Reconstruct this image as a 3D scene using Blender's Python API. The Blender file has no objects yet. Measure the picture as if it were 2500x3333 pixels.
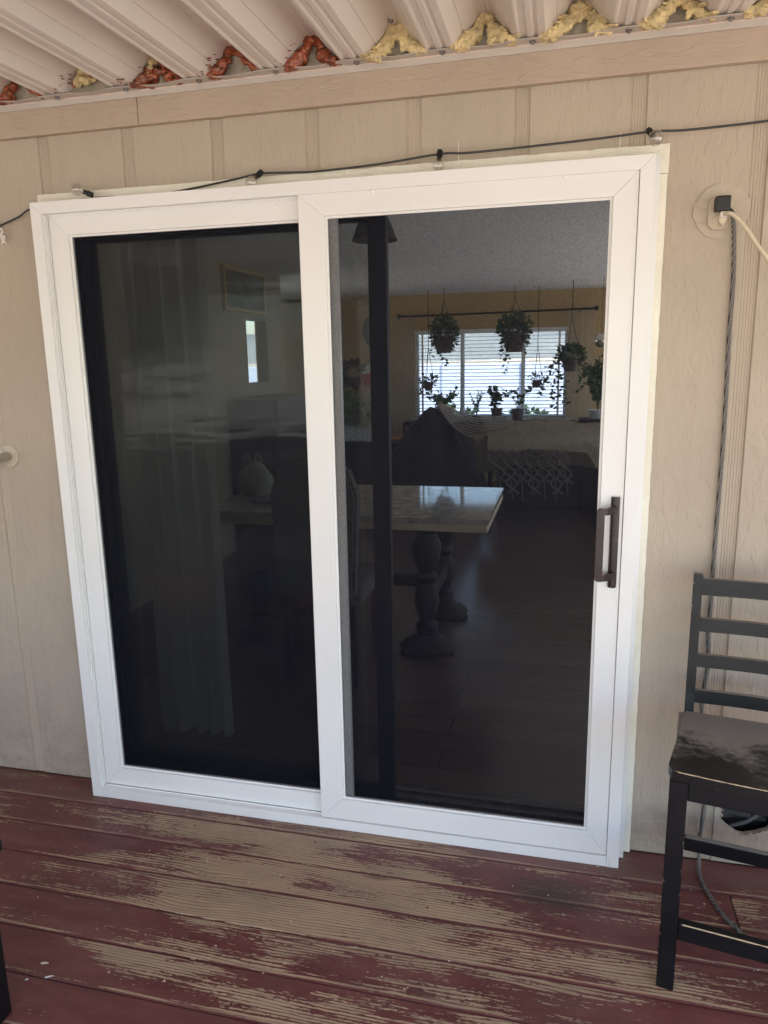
import bpy, bmesh, math, random
from mathutils import Vector, Matrix, Euler, noise as mnoise
random.seed(7)
sc = bpy.context.scene
col = sc.collection

# ------------------------------------------------------------------ camera
CAM = (1.61993, -2.07683, 1.52744)
RR = ((0.97139348, 0.23682904, -0.01751323), (0.03123776, -0.20053662, -0.97918806), (-0.23541221, 0.95062983, -0.20219797))
cd = bpy.data.cameras.new('camera'); cam = bpy.data.objects.new('camera', cd); col.objects.link(cam)
cam.matrix_world = Matrix(((RR[0][0], -RR[1][0], -RR[2][0], CAM[0]), (RR[0][1], -RR[1][1], -RR[2][1], CAM[1]),
                           (RR[0][2], -RR[1][2], -RR[2][2], CAM[2]), (0, 0, 0, 1)))
cd.sensor_fit = 'VERTICAL'; cd.sensor_height = 36.0; cd.lens = 36.0 * 2390.5 / 3333.0
cd.clip_start = 0.02; cd.clip_end = 500
sc.camera = cam

# ------------------------------------------------------------------ sky, sun, exposure
SUN_EL, SUN_AZ = math.radians(53), math.radians(150)      # azimuth clockwise from +Y
w = bpy.data.worlds.new('World'); sc.world = w; w.use_nodes = True
wn = w.node_tree.nodes; wl = w.node_tree.links; wn.clear()
sky = wn.new('ShaderNodeTexSky'); sky.sky_type = 'NISHITA'; sky.sun_disc = False
sky.sun_elevation = SUN_EL; sky.sun_rotation = SUN_AZ
bg = wn.new('ShaderNodeBackground'); bg.inputs['Strength'].default_value = 0.145
wo = wn.new('ShaderNodeOutputWorld')
wl.new(sky.outputs[0], bg.inputs[0]); wl.new(bg.outputs[0], wo.inputs[0])
sl = bpy.data.lights.new('sun', 'SUN'); sl.energy = 4.9; sl.angle = math.radians(0.53); sl.color = (1, 0.97, 0.93)
so = bpy.data.objects.new('sun', sl); col.objects.link(so)
sd = Vector((math.sin(SUN_AZ) * math.cos(SUN_EL), math.cos(SUN_AZ) * math.cos(SUN_EL), math.sin(SUN_EL)))
so.rotation_euler = sd.to_track_quat('Z', 'Y').to_euler(); so.location = sd * 30
sc.view_settings.view_transform = 'Standard'; sc.view_settings.look = 'None'
sc.view_settings.gamma = 1.0; sc.view_settings.use_curve_mapping = False
sc.view_settings.exposure = 1.85
sc.render.engine = 'CYCLES'
sc.cycles.use_denoising = True
try: sc.cycles.denoiser = 'OPENIMAGEDENOISE'
except Exception: pass
sc.cycles.max_bounces = 10; sc.cycles.diffuse_bounces = 6; sc.cycles.transparent_max_bounces = 16
sc.cycles.caustics_reflective = False; sc.cycles.caustics_refractive = False
sc.cycles.sample_clamp_indirect = 6.0

# ------------------------------------------------------------------ node helpers
class NT:
    def __init__(s, name, **kw):
        s.m = bpy.data.materials.new(name); s.m.use_nodes = True
        s.n = s.m.node_tree.nodes; s.l = s.m.node_tree.links
        s.b = s.n['Principled BSDF']; s.out = s.n['Material Output']
    def new(s, t, ins=None, **kw):
        nd = s.n.new('ShaderNode' + t)
        for k, v in kw.items(): setattr(nd, k, v)
        for k, v in (ins or {}).items(): s.put(nd.inputs[k], v)
        return nd
    def put(s, sock, v):
        if isinstance(v, bpy.types.NodeSocket): s.l.new(v, sock)
        else: sock.default_value = v
    def math(s, op, a, b=0.0, c=0.0, clamp=False):
        nd = s.n.new('ShaderNodeMath'); nd.operation = op; nd.use_clamp = clamp
        for i, v in enumerate((a, b, c)): s.put(nd.inputs[i], v)
        return nd.outputs[0]
    def pos(s, scale=(1, 1, 1), rnd=False, obj=False):
        if obj: src = s.new('TexCoord').outputs['Object']
        else: src = s.new('NewGeometry').outputs['Position']
        mp = s.new('Mapping', {'Vector': src, 'Scale': scale})
        if rnd:
            oi = s.new('ObjectInfo'); k = s.math('MULTIPLY', oi.outputs['Random'], 37.0)
            cmb = s.new('CombineXYZ', {0: k, 1: k, 2: k}); s.l.new(cmb.outputs[0], mp.inputs['Location'])
        return mp.outputs[0]
    def xyz(s):
        g = s.new('NewGeometry'); sp = s.new('SeparateXYZ', {0: g.outputs['Position']}); return sp.outputs
    def noise(s, vec, scale, detail=4, rough=.55, dist=0.0):
        return s.new('TexNoise', {'Vector': vec, 'Scale': scale, 'Detail': detail, 'Roughness': rough, 'Distortion': dist}).outputs[0]
    def ramp(s, f, stops, interp='LINEAR'):
        r = s.new('ValToRGB'); r.color_ramp.interpolation = interp; e = r.color_ramp.elements
        while len(e) < len(stops): e.new(0.5)
        for q, (p, c) in zip(e, stops):
            q.position = p; q.color = (c, c, c, 1) if isinstance(c, (int, float)) else (*c, 1)
        s.put(r.inputs[0], f); return r.outputs[0]
    def mix(s, f, a, b, mode='MIX'):
        nd = s.new('Mix', data_type='RGBA', blend_type=mode)
        s.put(nd.inputs[0], f)
        for i, v in ((6, a), (7, b)):
            s.put(nd.inputs[i], (*v, 1) if isinstance(v, tuple) and len(v) == 3 else v)
        return nd.outputs[2]
    def smooth(s, v, lo, hi):
        return s.new('MapRange', {'Value': v, 'From Min': lo, 'From Max': hi}, interpolation_type='SMOOTHSTEP').outputs[0]
    def bump(s, h, strength=.5, dist=.002, nrm=None):
        nd = s.new('Bump', {'Height': h, 'Strength': strength, 'Distance': dist})
        if nrm is not None: s.l.new(nrm, nd.inputs['Normal'])
        s.l.new(nd.outputs[0], s.b.inputs['Normal']); return nd.outputs[0]
    def set(s, **kw):
        for k, v in kw.items():
            k = k.replace('_', ' ')
            s.put(s.b.inputs[k], (*v, 1) if isinstance(v, tuple) and len(v) == 3 else v)
        return s.m

def sc3(c, k): return tuple(min(1, x * k) for x in c)
def pm(name, c, rough=.5, var=.12, scale=12, bump=0, bscale=200, metal=0, dirt=0, **kw):
    t = NT(name); p = t.pos(rnd=True)
    n = t.noise(p, scale, 5)
    cc = t.mix(t.ramp(n, [(.3, 0.), (.7, 1.)]), sc3(c, 1 - var), sc3(c, 1 + var))
    if dirt:
        d = t.ramp(t.noise(p, scale * .45, 7, .65), [(.52, 0.), (.75, 1.)])
        cc = t.mix(t.math('MULTIPLY', d, dirt), cc, sc3(c, .45))
    r = t.math('MULTIPLY_ADD', t.noise(p, scale * 2.3, 3), .2, rough - .1)
    if bump: t.bump(t.noise(p, bscale, 3), .35, bump)
    return t.set(Base_Color=cc, Roughness=r, Metallic=metal, **kw)

M = {}
# painted wood-embossed siding: vertical=True runs the grain up the wall
def siding_mat(name, c, vertical=True, amp=1.0):
    t = NT(name)
    st = (30, 30, 11) if vertical else (11, 30, 30)
    n1 = t.noise(t.pos(st, rnd=True), 1.0, 2, .5, .25)
    n2 = t.noise(t.pos((110, 110, 22) if vertical else (22, 110, 110), rnd=True), 1.0, 4, .6)
    n3 = t.noise(t.pos((58, 58, 15) if vertical else (15, 58, 58), rnd=True), 1.0, 2, .5, .4)
    pl = t.ramp(n1, [(.50, 0.), (.53, 1.)])
    sk = t.ramp(n3, [(.56, 0.), (.60, 1.)])
    h = t.math('ADD', t.math('MULTIPLY', pl, .5), t.math('ADD', t.math('MULTIPLY', sk, .45), t.math('MULTIPLY', n2, .6)))
    t.bump(h, .6 * amp, .0022)
    v = t.noise(t.pos((1.2, 1.2, 1.2)), 2.2, 5)
    cc = t.mix(t.ramp(v, [(.3, 0.), (.72, 1.)]), sc3(c, .93), sc3(c, 1.06))
    d = t.ramp(t.noise(t.pos((6, 6, 1.5)), 3.0, 7, .7), [(.58, 0.), (.8, 1.)])
    cc = t.mix(t.math('MULTIPLY', d, .22), cc, sc3(c, .55))
    X = t.xyz(); low = t.math('SUBTRACT', 1.0, t.smooth(X[2], 0.0, .42))
    sp = t.ramp(t.noise(t.pos((5, 5, 9)), 2.0, 7, .7), [(.42, 0.), (.66, 1.)])
    cc = t.mix(t.math('MULTIPLY', t.math('MULTIPLY', low, sp), .45), cc, (.20, .16, .13))
    strk = t.ramp(t.noise(t.pos((14, 14, .8)), 1.0, 5, .65), [(.56, 0.), (.78, 1.)])
    cc = t.mix(t.math('MULTIPLY', strk, .16), cc, sc3(c, .62))
    spk = t.ramp(t.noise(t.pos(), 85, 2), [(.74, 0.), (.78, 1.)])
    cc = t.mix(t.math('MULTIPLY', spk, .35), cc, sc3(c, .5))
    return t.set(Base_Color=cc, Roughness=.62)
WALLC = (.43, .366, .288)
M['siding'] = siding_mat('siding_paint', WALLC)
M['ledger'] = siding_mat('ledger_paint', (.425, .34, .26), False)  # browner than the siding: warm bounced light put into its colour
M['groove'] = pm('groove_paint', sc3(WALLC, 1.02), .6, .06, 3, .0004, 300)
M['patch'] = pm('patch_paint', sc3(WALLC, 1.03), .5, .05, 10, .001, 40)
M['vinyl'] = pm('white_vinyl', (.775, .785, .77), .32, .02, 3, dirt=.07)
M['vinylcap'] = pm('white_screw_cap', (.85, .85, .84), .3, .01)
def trim_mat():
    t = NT('cream_trim_paint'); p = t.pos((1, 1, 1), rnd=True)
    n = t.noise(p, 26, 6, .65, .5); n2 = t.noise(p, 120, 3)
    t.bump(t.math('ADD', n, t.math('MULTIPLY', n2, .4)), .8, .004)
    cc = t.mix(t.ramp(t.noise(p, 5, 6, .7), [(.4, 0.), (.75, 1.)]), (.82, .80, .69), (.70, .675, .56))
    return t.set(Base_Color=cc, Roughness=.6)
M['trim'] = trim_mat()

# deck: worn dark red paint over bare weathered boards
def deck_mat():
    t = NT('worn_red_deck'); X = t.xyz(); x, y = X[0], X[1]
    oi = t.new('ObjectInfo').outputs['Random']; off = t.math('MULTIPLY', oi, 61.0)
    def vec(sx, sy, o=0.0):
        return t.new('CombineXYZ', {0: t.math('MULTIPLY_ADD', x, sx, off), 1: t.math('MULTIPLY_ADD', y, sy, t.math('ADD', off, o)), 2: 0.0}).outputs[0]
    # knots bend the growth rings
    vor = t.new('TexVoronoi', {'Vector': vec(1.5, 5.2), 'Scale': 1.0, 'Randomness': 1.0}, feature='F1')
    kd = vor.outputs['Distance']
    kn = t.math('POWER', t.math('SUBTRACT', 1.0, t.smooth(kd, 0.0, .42)), 2.0)
    bend = t.noise(vec(1.3, 5), 1.0, 2)
    ph = t.math('ADD', t.math('MULTIPLY', y, 640.0), t.math('ADD', t.math('MULTIPLY', bend, 42.0), t.math('MULTIPLY', kn, 24.0)))
    ph = t.math('ADD', ph, t.math('MULTIPLY', t.noise(vec(14, 60), 1.0, 3), 4.0))
    ring0 = t.math('MULTIPLY_ADD', t.math('SINE', ph), .5, .5)
    ring = t.math('POWER', ring0, 4.5)
    rvar = t.smooth(t.noise(vec(2.6, 11, 6.6), 1.0, 3), .42, .68)
    ring = t.math('MULTIPLY', ring, t.math('MULTIPLY_ADD', rvar, .8, .2))
    knot = t.math('SUBTRACT', 1.0, t.smooth(kd, .05, .13))
    # where feet have worn the paint away
    ex = t.math('DIVIDE', t.math('SUBTRACT', x, .93), .92); ey = t.math('DIVIDE', t.math('SUBTRACT', y, -.32), .46)
    rr = t.math('SQRT', t.math('ADD', t.math('MULTIPLY', ex, ex), t.math('MULTIPLY', ey, ey)))
    reg = t.math('SUBTRACT', .52, t.math('MULTIPLY', rr, .66))
    reg = t.math('MAXIMUM', reg, -.24)
    lo = t.noise(vec(1.9, 6.5, 3.1), 1.0, 3, .55)
    st = t.noise(vec(7, 95, 9.7), 1.0, 5, .68)
    fine = t.math('MULTIPLY_ADD', t.noise(vec(75, 110, 5.7), 1.0, 4, .7), .5, t.math('MULTIPLY', t.noise(vec(45, 260, 1.7), 1.0, 3, .6), .5))
    wv = t.math('ADD', reg, t.math('MULTIPLY', t.math('SUBTRACT', lo, .5), 2.7))
    wv = t.math('ADD', wv, t.math('MULTIPLY', t.math('SUBTRACT', st, .5), 1.7))
    wv = t.math('ADD', wv, t.math('MULTIPLY', t.math('SUBTRACT', fine, .5), 1.5))
    wv = t.math('SUBTRACT', wv, t.math('MULTIPLY', ring, .8))
    wv = t.math('SUBTRACT', wv, t.math('MULTIPLY', knot, .55))
    sf = t.math('FRACT', t.math('DIVIDE', t.math('SUBTRACT', y, -.047 - 20 * .1385), .1385))
    sedge = t.math('SUBTRACT', 1.0, t.smooth(t.math('MINIMUM', sf, t.math('SUBTRACT', 1.0, sf)), .014, .045))
    wv = t.math('SUBTRACT', wv, t.math('MULTIPLY', sedge, t.math('MULTIPLY_ADD', t.noise(vec(6, 2, 8.8), 1.0, 4), 1.6, -.15)))
    sv = t.new('Mapping', {'Vector': t.new('CombineXYZ', {0: x, 1: y}).outputs[0], 'Rotation': (0, 0, .9), 'Scale': (9, 420, 1)}).outputs[0]
    scr = t.smooth(t.math('MULTIPLY', t.noise(sv, 1.0, 2), t.noise(vec(5, 9, 3.9), 1.0, 3)), .43, .47)
    wv = t.math('ADD', wv, t.math('MULTIPLY', scr, .5))
    rid = t.math('MULTIPLY', t.smooth(sf, .035, .055), t.math('SUBTRACT', 1.0, t.smooth(sf, .075, .11)))
    wv = t.math('ADD', wv, t.math('MULTIPLY', rid, t.math('MULTIPLY_ADD', t.noise(vec(3, 1, 6.1), 1.0, 5, .65), 3.0, -1.0)))
    bare = t.smooth(wv, .02, .10)
    wood = t.mix(t.math('POWER', ring0, 3.0), (.47, .345, .215), (.25, .165, .105))
    wood = t.mix(t.math('MULTIPLY', t.smooth(t.noise(vec(8, 210, 4.2), 1.0, 4, .65), .50, .70), .5), wood, (.22, .15, .10))
    wood = t.mix(t.math('MULTIPLY', knot, .9), wood, (.085, .042, .033))
    wood = t.mix(t.math('MULTIPLY', t.smooth(t.noise(vec(3, 9, 5.), 1.0, 5, .65), .42, .72), .35), wood, (.27, .20, .14))
    paint = t.mix(t.smooth(t.noise(vec(4, 16, 2.2), 1.0, 5, .65), .3, .7), (.12, .033, .03), (.185, .064, .056))
    dull = t.smooth(t.noise(vec(2.1, 7, 7.3), 1.0, 5, .6), .50, .78)
    paint = t.mix(t.math('MULTIPLY', dull, .5), paint, (.17, .085, .075))
    gry = t.smooth(t.noise(vec(3.3, 6, 11.), 1.0, 6, .7), .40, .70)
    wood = t.mix(t.math('MULTIPLY', gry, .45), wood, (.19, .155, .12))
    edgep = t.math('MULTIPLY', t.smooth(wv, -.10, .0), t.math('SUBTRACT', 1.0, bare))
    paint = t.mix(t.math('MULTIPLY', edgep, .45), paint, (.06, .022, .02))
    dst = t.smooth(t.noise(vec(30, 42, 2.6), 1.0, 6, .75), .52, .78)
    paint = t.mix(t.math('MULTIPLY', dst, .35), paint, (.24, .15, .13))
    cc = t.mix(bare, paint, wood)
    soil = t.math('MULTIPLY', t.smooth(t.noise(vec(1.6, 3.4, 15.), 1.0, 6, .7), .48, .74), .38)
    cc = t.mix(soil, cc, (.075, .05, .042))
    # grimy boards beside the wall, a dark scuff before the sliding side
    grime = t.math('MULTIPLY', t.smooth(y, -.06, -.03), t.smooth(t.noise(vec(2.5, 14, 4.4), 1.0, 5, .6), .35, .6))
    cc = t.mix(t.math('MULTIPLY', grime, .55), cc, (.16, .105, .08))
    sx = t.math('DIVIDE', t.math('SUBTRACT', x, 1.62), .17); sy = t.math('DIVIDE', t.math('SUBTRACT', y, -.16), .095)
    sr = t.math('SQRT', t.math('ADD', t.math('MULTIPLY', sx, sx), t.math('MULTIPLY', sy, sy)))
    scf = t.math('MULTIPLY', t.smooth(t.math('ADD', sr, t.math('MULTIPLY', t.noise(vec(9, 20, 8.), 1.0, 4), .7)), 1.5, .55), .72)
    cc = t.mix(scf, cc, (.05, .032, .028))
    h = t.math('ADD', t.math('MULTIPLY', bare, -.55), t.math('MULTIPLY', ring, .22))
    h = t.math('ADD', h, t.math('MULTIPLY', fine, .35))
    t.bump(h, .7, .0012)
    rg = t.math('ADD', .42, t.math('MULTIPLY', bare, .25))
    rg = t.math('ADD', rg, t.math('MULTIPLY', dull, .1))
    return t.set(Base_Color=cc, Roughness=rg, Specular_IOR_Level=.45)
M['deck'] = deck_mat()

def black_mat(name, dust=True):
    t = NT(name); X = t.xyz()
    geo = t.new('NewGeometry'); bev = t.new('Bevel', {'Radius': .0035}, samples=4)
    dp = t.new('VectorMath', {0: bev.outputs[0], 1: geo.outputs['Normal']}, operation='DOT_PRODUCT').outputs['Value']
    edge = t.smooth(t.math('SUBTRACT', 1.0, dp), .07, .22)
    p = t.pos(); wn_ = t.ramp(t.noise(p, 34, 5, .65), [(.60, 0.), (.66, 1.)])
    chip = t.math('MULTIPLY', edge, wn_)
    spots = t.ramp(t.noise(p, 150, 3, .6), [(.74, 0.), (.78, 1.)])
    base = t.mix(t.ramp(t.noise(p, 9, 5), [(.3, 0.), (.75, 1.)]), (.0025, .0027, .0036), (.006, .0064, .0085))
    scr = t.ramp(t.noise(t.pos((6, 90, 90)), 1.0, 3), [(.68, 0.), (.73, 1.)])
    base = t.mix(t.math('MULTIPLY', scr, .12), base, (.12, .12, .12))
    if dust:   # dust settled on the faces that look up
        up = t.smooth(t.new('SeparateXYZ', {0: geo.outputs['Normal']}).outputs[2], .75, .97)
        d = t.math('ADD', t.noise(p, 9.0, 6, .75), t.math('MULTIPLY', t.noise(p, 48, 5, .7), .4))
        back = t.smooth(X[1], -.42, -.10)
        du = t.math('MULTIPLY', up, t.smooth(t.math('ADD', d, t.math('MULTIPLY', back, .45)), .72, 1.0))
        base = t.mix(t.math('MULTIPLY', du, .85), base, (.22, .205, .185))
    base = t.mix(t.math('MULTIPLY', spots, .4), base, (.35, .32, .28))
    cc = t.mix(chip, base, (.42, .31, .19))
    t.bump(t.noise(t.pos((8, 60, 60)), 1.0, 3), .15, .0006)
    return t.set(Base_Color=cc, Roughness=t.math('MULTIPLY_ADD', t.noise(p, 20, 3), .25, .28), Specular_IOR_Level=.35)
M['black'] = black_mat('chipped_black_paint')

M['rawwood'] = pm('raw_pine', (.52, .40, .25), .7, .2, 60)
M['roof'] = pm('painted_roof_steel', (.70, .655, .60), .32, .035, 2.5, .0002, 60, dirt=.06)
M['angle'] = pm('painted_steel_angle', (.50, .45, .40), .45, .06, 9, .0003, 90, dirt=.3)
M['crease'] = pm('worn_angle_edge', (.72, .58, .47), .5, .2, 40)
M['screw'] = pm('dull_screw_steel', (.20, .18, .17), .45, .25, 80, metal=.6)
M['foam'] = pm('aged_yellow_foam', (.60, .49, .26), .85, .35, 38, .005, 160, dirt=.6)
def red_mat():
    t = NT('red_sealant'); p = t.pos()
    cc = t.mix(t.ramp(t.noise(p, 42, 4), [(.35, 0.), (.65, 1.)]), (.10, .026, .012), (.36, .095, .04))
    cc = t.mix(t.ramp(t.noise(p, 24, 5, .7), [(.55, 0.), (.68, .8)]), cc, (.10, .06, .03))
    t.bump(t.noise(p, 75, 4), .6, .004)
    return t.set(Base_Color=cc, Roughness=.22)
M['red'] = red_mat()
M['filler'] = pm('grey_filler_board', (.36, .31, .24), .8, .35, 30, .002, 60, dirt=.5)

def mesh_mat():      # woven dark insect screen, threads finer than a pixel
    t = NT('insect_screen')
    tr = t.new('BsdfTransparent', {'Color': (1, 1, 1, 1)})
    df = t.new('BsdfDiffuse', {'Color': (.0105, .0116, .0170, 1)})
    gl = t.new('BsdfGlossy', {'Color': (.005, .005, .006, 1), 'Roughness': .5})
    ad = t.new('AddShader'); t.l.new(df.outputs[0], ad.inputs[0]); t.l.new(gl.outputs[0], ad.inputs[1])
    n = t.noise(t.pos((1, 1, 1)), 330, 1); f = t.math('MULTIPLY_ADD', n, .34, .40)
    mx = t.new('MixShader', {0: f}); t.l.new(tr.outputs[0], mx.inputs[1]); t.l.new(ad.outputs[0], mx.inputs[2])
    t.l.new(mx.outputs[0], t.out.inputs[0]); return t.m
M['screen'] = mesh_mat()
def glass_mat(name, tint=(.9, .93, .92), refl=1.0):
    t = NT(name)
    tr = t.new('BsdfTransparent', {'Color': (*tint, 1)}); gl = t.new('BsdfGlossy', {'Color': (1, 1, 1, 1), 'Roughness': .0})
    fc = t.new('LayerWeight', {'Blend': .5}).outputs['Facing']
    bb = name == 'bulb_glass'; f = t.math('MULTIPLY', t.math('MULTIPLY_ADD', t.math('POWER', fc, 2.2 if bb else 4.0), .7, .11 if bb else .045), refl, clamp=True)
    if name == 'door_glass':    # hazy, not perfectly flat panes
        gl.inputs['Roughness'].default_value = .10
        t.bump(t.noise(t.pos((1, 1, 5)), 2.2, 3), .22, .012)
        bn = [n for n in t.n if n.type == 'BUMP'][0]; t.l.new(bn.outputs[0], gl.inputs['Normal'])
    mx = t.new('MixShader', {0: f}); t.l.new(tr.outputs[0], mx.inputs[1]); t.l.new(gl.outputs[0], mx.inputs[2])
    t.l.new(mx.outputs[0], t.out.inputs[0]); return t.m
M['glass'] = glass_mat('door_glass', (.86, .88, .87), .62)
M['winglass'] = glass_mat('window_glass', (.95, .97, .97))
M['bulbglass'] = glass_mat('bulb_glass', (.86, .85, .83), 1.0)
M['darkframe'] = pm('dark_bronze_frame', (.004, .004, .005), .6, .2, 10, Specular_IOR_Level=.2)
M['handle'] = pm('dark_bronze_handle', (.028, .022, .022), .3, .15, 20, metal=.5)
M['handlelit'] = M['handle']
M['cable'] = pm('black_cable', (.008, .008, .008), .45, .2, 60)
M['ivory'] = pm('ivory_plastic', (.58, .52, .38), .45, .06, 30)
M['plate'] = pm('aged_beige_plastic', (.50, .43, .33), .4, .06, 20)
M['whiteplastic'] = pm('white_plastic', (.75, .73, .68), .4, .04, 30)
M['steel'] = pm('brushed_steel', (.55, .54, .52), .3, .05, 40, metal=1.0)
M['nail'] = pm('pale_nail', (.70, .66, .58), .4, .1)
M['bulbmetal'] = pm('bulb_base_metal', (.30, .27, .24), .35, .1, metal=.8)
def braid_mat():
    t = NT('braided_cord'); X = t.xyz()
    a = t.math('SINE', t.math('MULTIPLY_ADD', X[2], 900.0, t.math('MULTIPLY', t.math('ADD', X[0], X[1]), 900.0)))
    b = t.math('SINE', t.math('SUBTRACT', t.math('MULTIPLY', X[2], 1000.0), t.math('MULTIPLY', X[0], 800.0)))
    f = t.math('GREATER_THAN', t.math('MULTIPLY', a, b), .12)
    return t.set(Base_Color=t.mix(f, (.015, .015, .016), (.30, .28, .25)), Roughness=.7)
M['braid'] = braid_mat()
M['ducttape'] = pm('grey_duct', (.10, .095, .09), .6, .3, 30, .003, 40)
M['void'] = pm('void_black', (.01, .01, .01), .6, .2)
M['rawcut'] = pm('raw_cut_board', (.33, .26, .19), .85, .25, 80, .002, 150)
# interior
M['ochre'] = pm('ochre_wall_paint', (.45, .325, .16), .7, .08, 2)
M['taupe'] = pm('taupe_wall_paint', (.27, .23, .17), .75, .1, 3)
M['ceil'] = pm('ceiling_paint', (.84, .85, .90), .8, .12, 160, .004, 120)
M['darkwood'] = pm('dark_carved_wood', (.008, .006, .005), .55, .3, 15, Specular_IOR_Level=.2)
M['marble'] = pm('pale_stone_top', (.42, .41, .39), .06, .35, 14, Specular_IOR_Level=.9)
M['slab'] = pm('pale_wood_edge', (.60, .52, .38), .35, .15, 8)
M['cream'] = pm('cream_cloth', (.30, .26, .19), .9, .1, 20, .002, 200)
M['macrame'] = pm('knotted_cord', (.10, .088, .068), .9, .15, 30)
M['darkcloth'] = pm('dark_cloth', (.009, .010, .014), .9, .25, 20, .003, 120)
M['patterncloth'] = pm('patterned_upholstery', (.10, .095, .085), .9, .7, 55)
M['stripe'] = pm('striped_rope', (.40, .37, .33), .9, .2, 40)
M['leaf'] = pm('leaf_green', (.045, .085, .025), .45, .4, 18)
M['leaf2'] = pm('leaf_light_green', (.10, .17, .05), .45, .35, 18)
M['terra'] = pm('dark_pot', (.07, .05, .04), .6, .2, 15)
M['whitepot'] = pm('white_pot', (.62, .62, .60), .4, .06, 15)
M['wicker'] = pm('white_wicker', (.60, .58, .54), .7, .25, 60, .004, 120)
M['blind'] = pm('white_blind_slat', (.72, .73, .74), .45, .02)
M['winframe'] = pm('white_window_frame', (.72, .72, .71), .4, .03)
M['sheer'] = None
def sheer_mat(name, c, f):
    t = NT(name); tr = t.new('BsdfTransparent'); df = t.new('BsdfDiffuse', {'Color': (*c, 1)}); tl = t.new('BsdfTranslucent', {'Color': (*c, 1)})
    m1 = t.new('MixShader', {0: .5}); t.l.new(df.outputs[0], m1.inputs[1]); t.l.new(tl.outputs[0], m1.inputs[2])
    m2 = t.new('MixShader', {0: f}); t.l.new(tr.outputs[0], m2.inputs[1]); t.l.new(m1.outputs[0], m2.inputs[2])
    t.l.new(m2.outputs[0], t.out.inputs[0]); return t.m
M['sheer'] = sheer_mat('sheer_curtain', (.55, .53, .50), .34)
M['drape'] = sheer_mat('grey_drape', (.52, .50, .47), .85)
M['teal'] = pm('teal_glass', (.03, .22, .26), .15, .1)
M['redpaint'] = pm('red_paint', (.42, .03, .03), .4, .08)
M['amber'] = pm('amber_card', (.55, .30, .06), .5, .4, 60)
M['orange'] = pm('orange_cloth', (.42, .15, .06), .8, .3, 20)
M['foil'] = pm('iridescent_globe', (.75, .70, .62), .12, .2, 6, metal=.8)
M['gold'] = pm('gilt_frame', (.42, .32, .14), .4, .25, 40, metal=.3)
M['picture'] = pm('dark_landscape_print', (.09, .10, .08), .35, .8, 9)
M['lampshade'] = pm('dark_lampshade', (.045, .038, .03), .85, .2, 60)
M['bag'] = pm('pale_grey_bag', (.30, .31, .28), .7, .3, 14)
def floor_mat():
    t = NT('dark_laminate_floor')
    br = t.new('TexBrick', {'Vector': t.pos((1, 1, 1)), 'Scale': 1.0, 'Mortar Size': .0015, 'Brick Width': 1.2, 'Row Height': .13,
               'Color1': (.085, .058, .042, 1), 'Color2': (.125, .085, .06, 1), 'Mortar': (.012, .008, .006, 1)})
    n = t.noise(t.pos((3, 60, 1)), 1.0, 5)
    return t.set(Base_Color=t.mix(t.math('MULTIPLY', n, .6), br.outputs[0], (.04, .026, .02)), Roughness=.2)
M['floor'] = floor_mat()
# outdoors
M['ground'] = pm('dry_yard_ground', (.52, .475, .395), .9, .3, .8, .02, 6)
M['hedge'] = pm('hedge_foliage', (.05, .085, .03), .7, .4, 4)
M['bark'] = pm('tree_bark', (.10, .075, .055), .85, .3, 8, .01, 30)
M['fence'] = pm('weathered_fence', (.22, .19, .16), .8, .2, 5)
M['post'] = pm('painted_post', (.45, .37, .29), .6, .08, 5)
M['hill'] = pm('far_hill', (.22, .24, .24), .9, .2, .05)
M['siteskirt'] = pm('deck_skirt', (.12, .05, .045), .7, .2, 6)

# ------------------------------------------------------------------ mesh helpers
def link(name, me, mat, parent=None):
    o = bpy.data.objects.new(name, me); col.objects.link(o)
    if mat is not None and me is not None and not me.materials: me.materials.append(mat)
    if parent is not None: o.parent = parent
    return o
def done(name, bm, mat, parent=None, smooth=False):
    me = bpy.data.meshes.new(name); bmesh.ops.recalc_face_normals(bm, faces=bm.faces); bm.to_mesh(me); bm.free()
    if smooth:
        for p in me.polygons: p.use_smooth = True
        try: me.set_sharp_from_angle(angle=math.radians(40))
        except Exception: pass
    return link(name, me, mat, parent)
def empty(name, loc=(0, 0, 0), rz=0, **kw):
    o = bpy.data.objects.new(name, None); col.objects.link(o); o.location = loc; o.rotation_euler = (0, 0, rz)
    o.empty_display_size = .05; return tag(o, **kw)
def tag(o, label=None, cat=None, group=None, kind=None):
    if label: o['label'] = label
    if cat: o['category'] = cat
    if group: o['group'] = group
    if kind: o['kind'] = kind
    return o
def abox(bm, x0, x1, y0, y1, z0, z1, bev=0, seg=1):
    r = bmesh.ops.create_cube(bm, size=1.0, matrix=Matrix.Translation(((x0 + x1) / 2, (y0 + y1) / 2, (z0 + z1) / 2)) @ Matrix.Diagonal((x1 - x0, y1 - y0, z1 - z0, 1)))
    if bev:
        es = {e for v in r['verts'] for e in v.link_edges}
        bmesh.ops.bevel(bm, geom=list(es), offset=bev, segments=seg, affect='EDGES', profile=.6)
def box(name, x0, x1, y0, y1, z0, z1, mat, parent=None, bev=0, seg=1):
    bm = bmesh.new(); abox(bm, x0, x1, y0, y1, z0, z1, bev, seg); return done(name, bm, mat, parent)
def aprism(bm, pts, y0, y1, axis='y'):
    """closed polygon in (x,z), extruded along y (or pts in (x,y) along z, axis='z'; (y,z) along x)"""
    f = {'y': lambda p, q: (p[0], q, p[1]), 'z': lambda p, q: (p[0], p[1], q), 'x': lambda p, q: (q, p[0], p[1])}[axis]
    a = [bm.verts.new(f(p, y0)) for p in pts]; b = [bm.verts.new(f(p, y1)) for p in pts]; n = len(pts)
    bm.faces.new(a); bm.faces.new(b[::-1])
    for i in range(n): bm.faces.new((a[i], a[(i + 1) % n], b[(i + 1) % n], b[i]))
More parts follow.
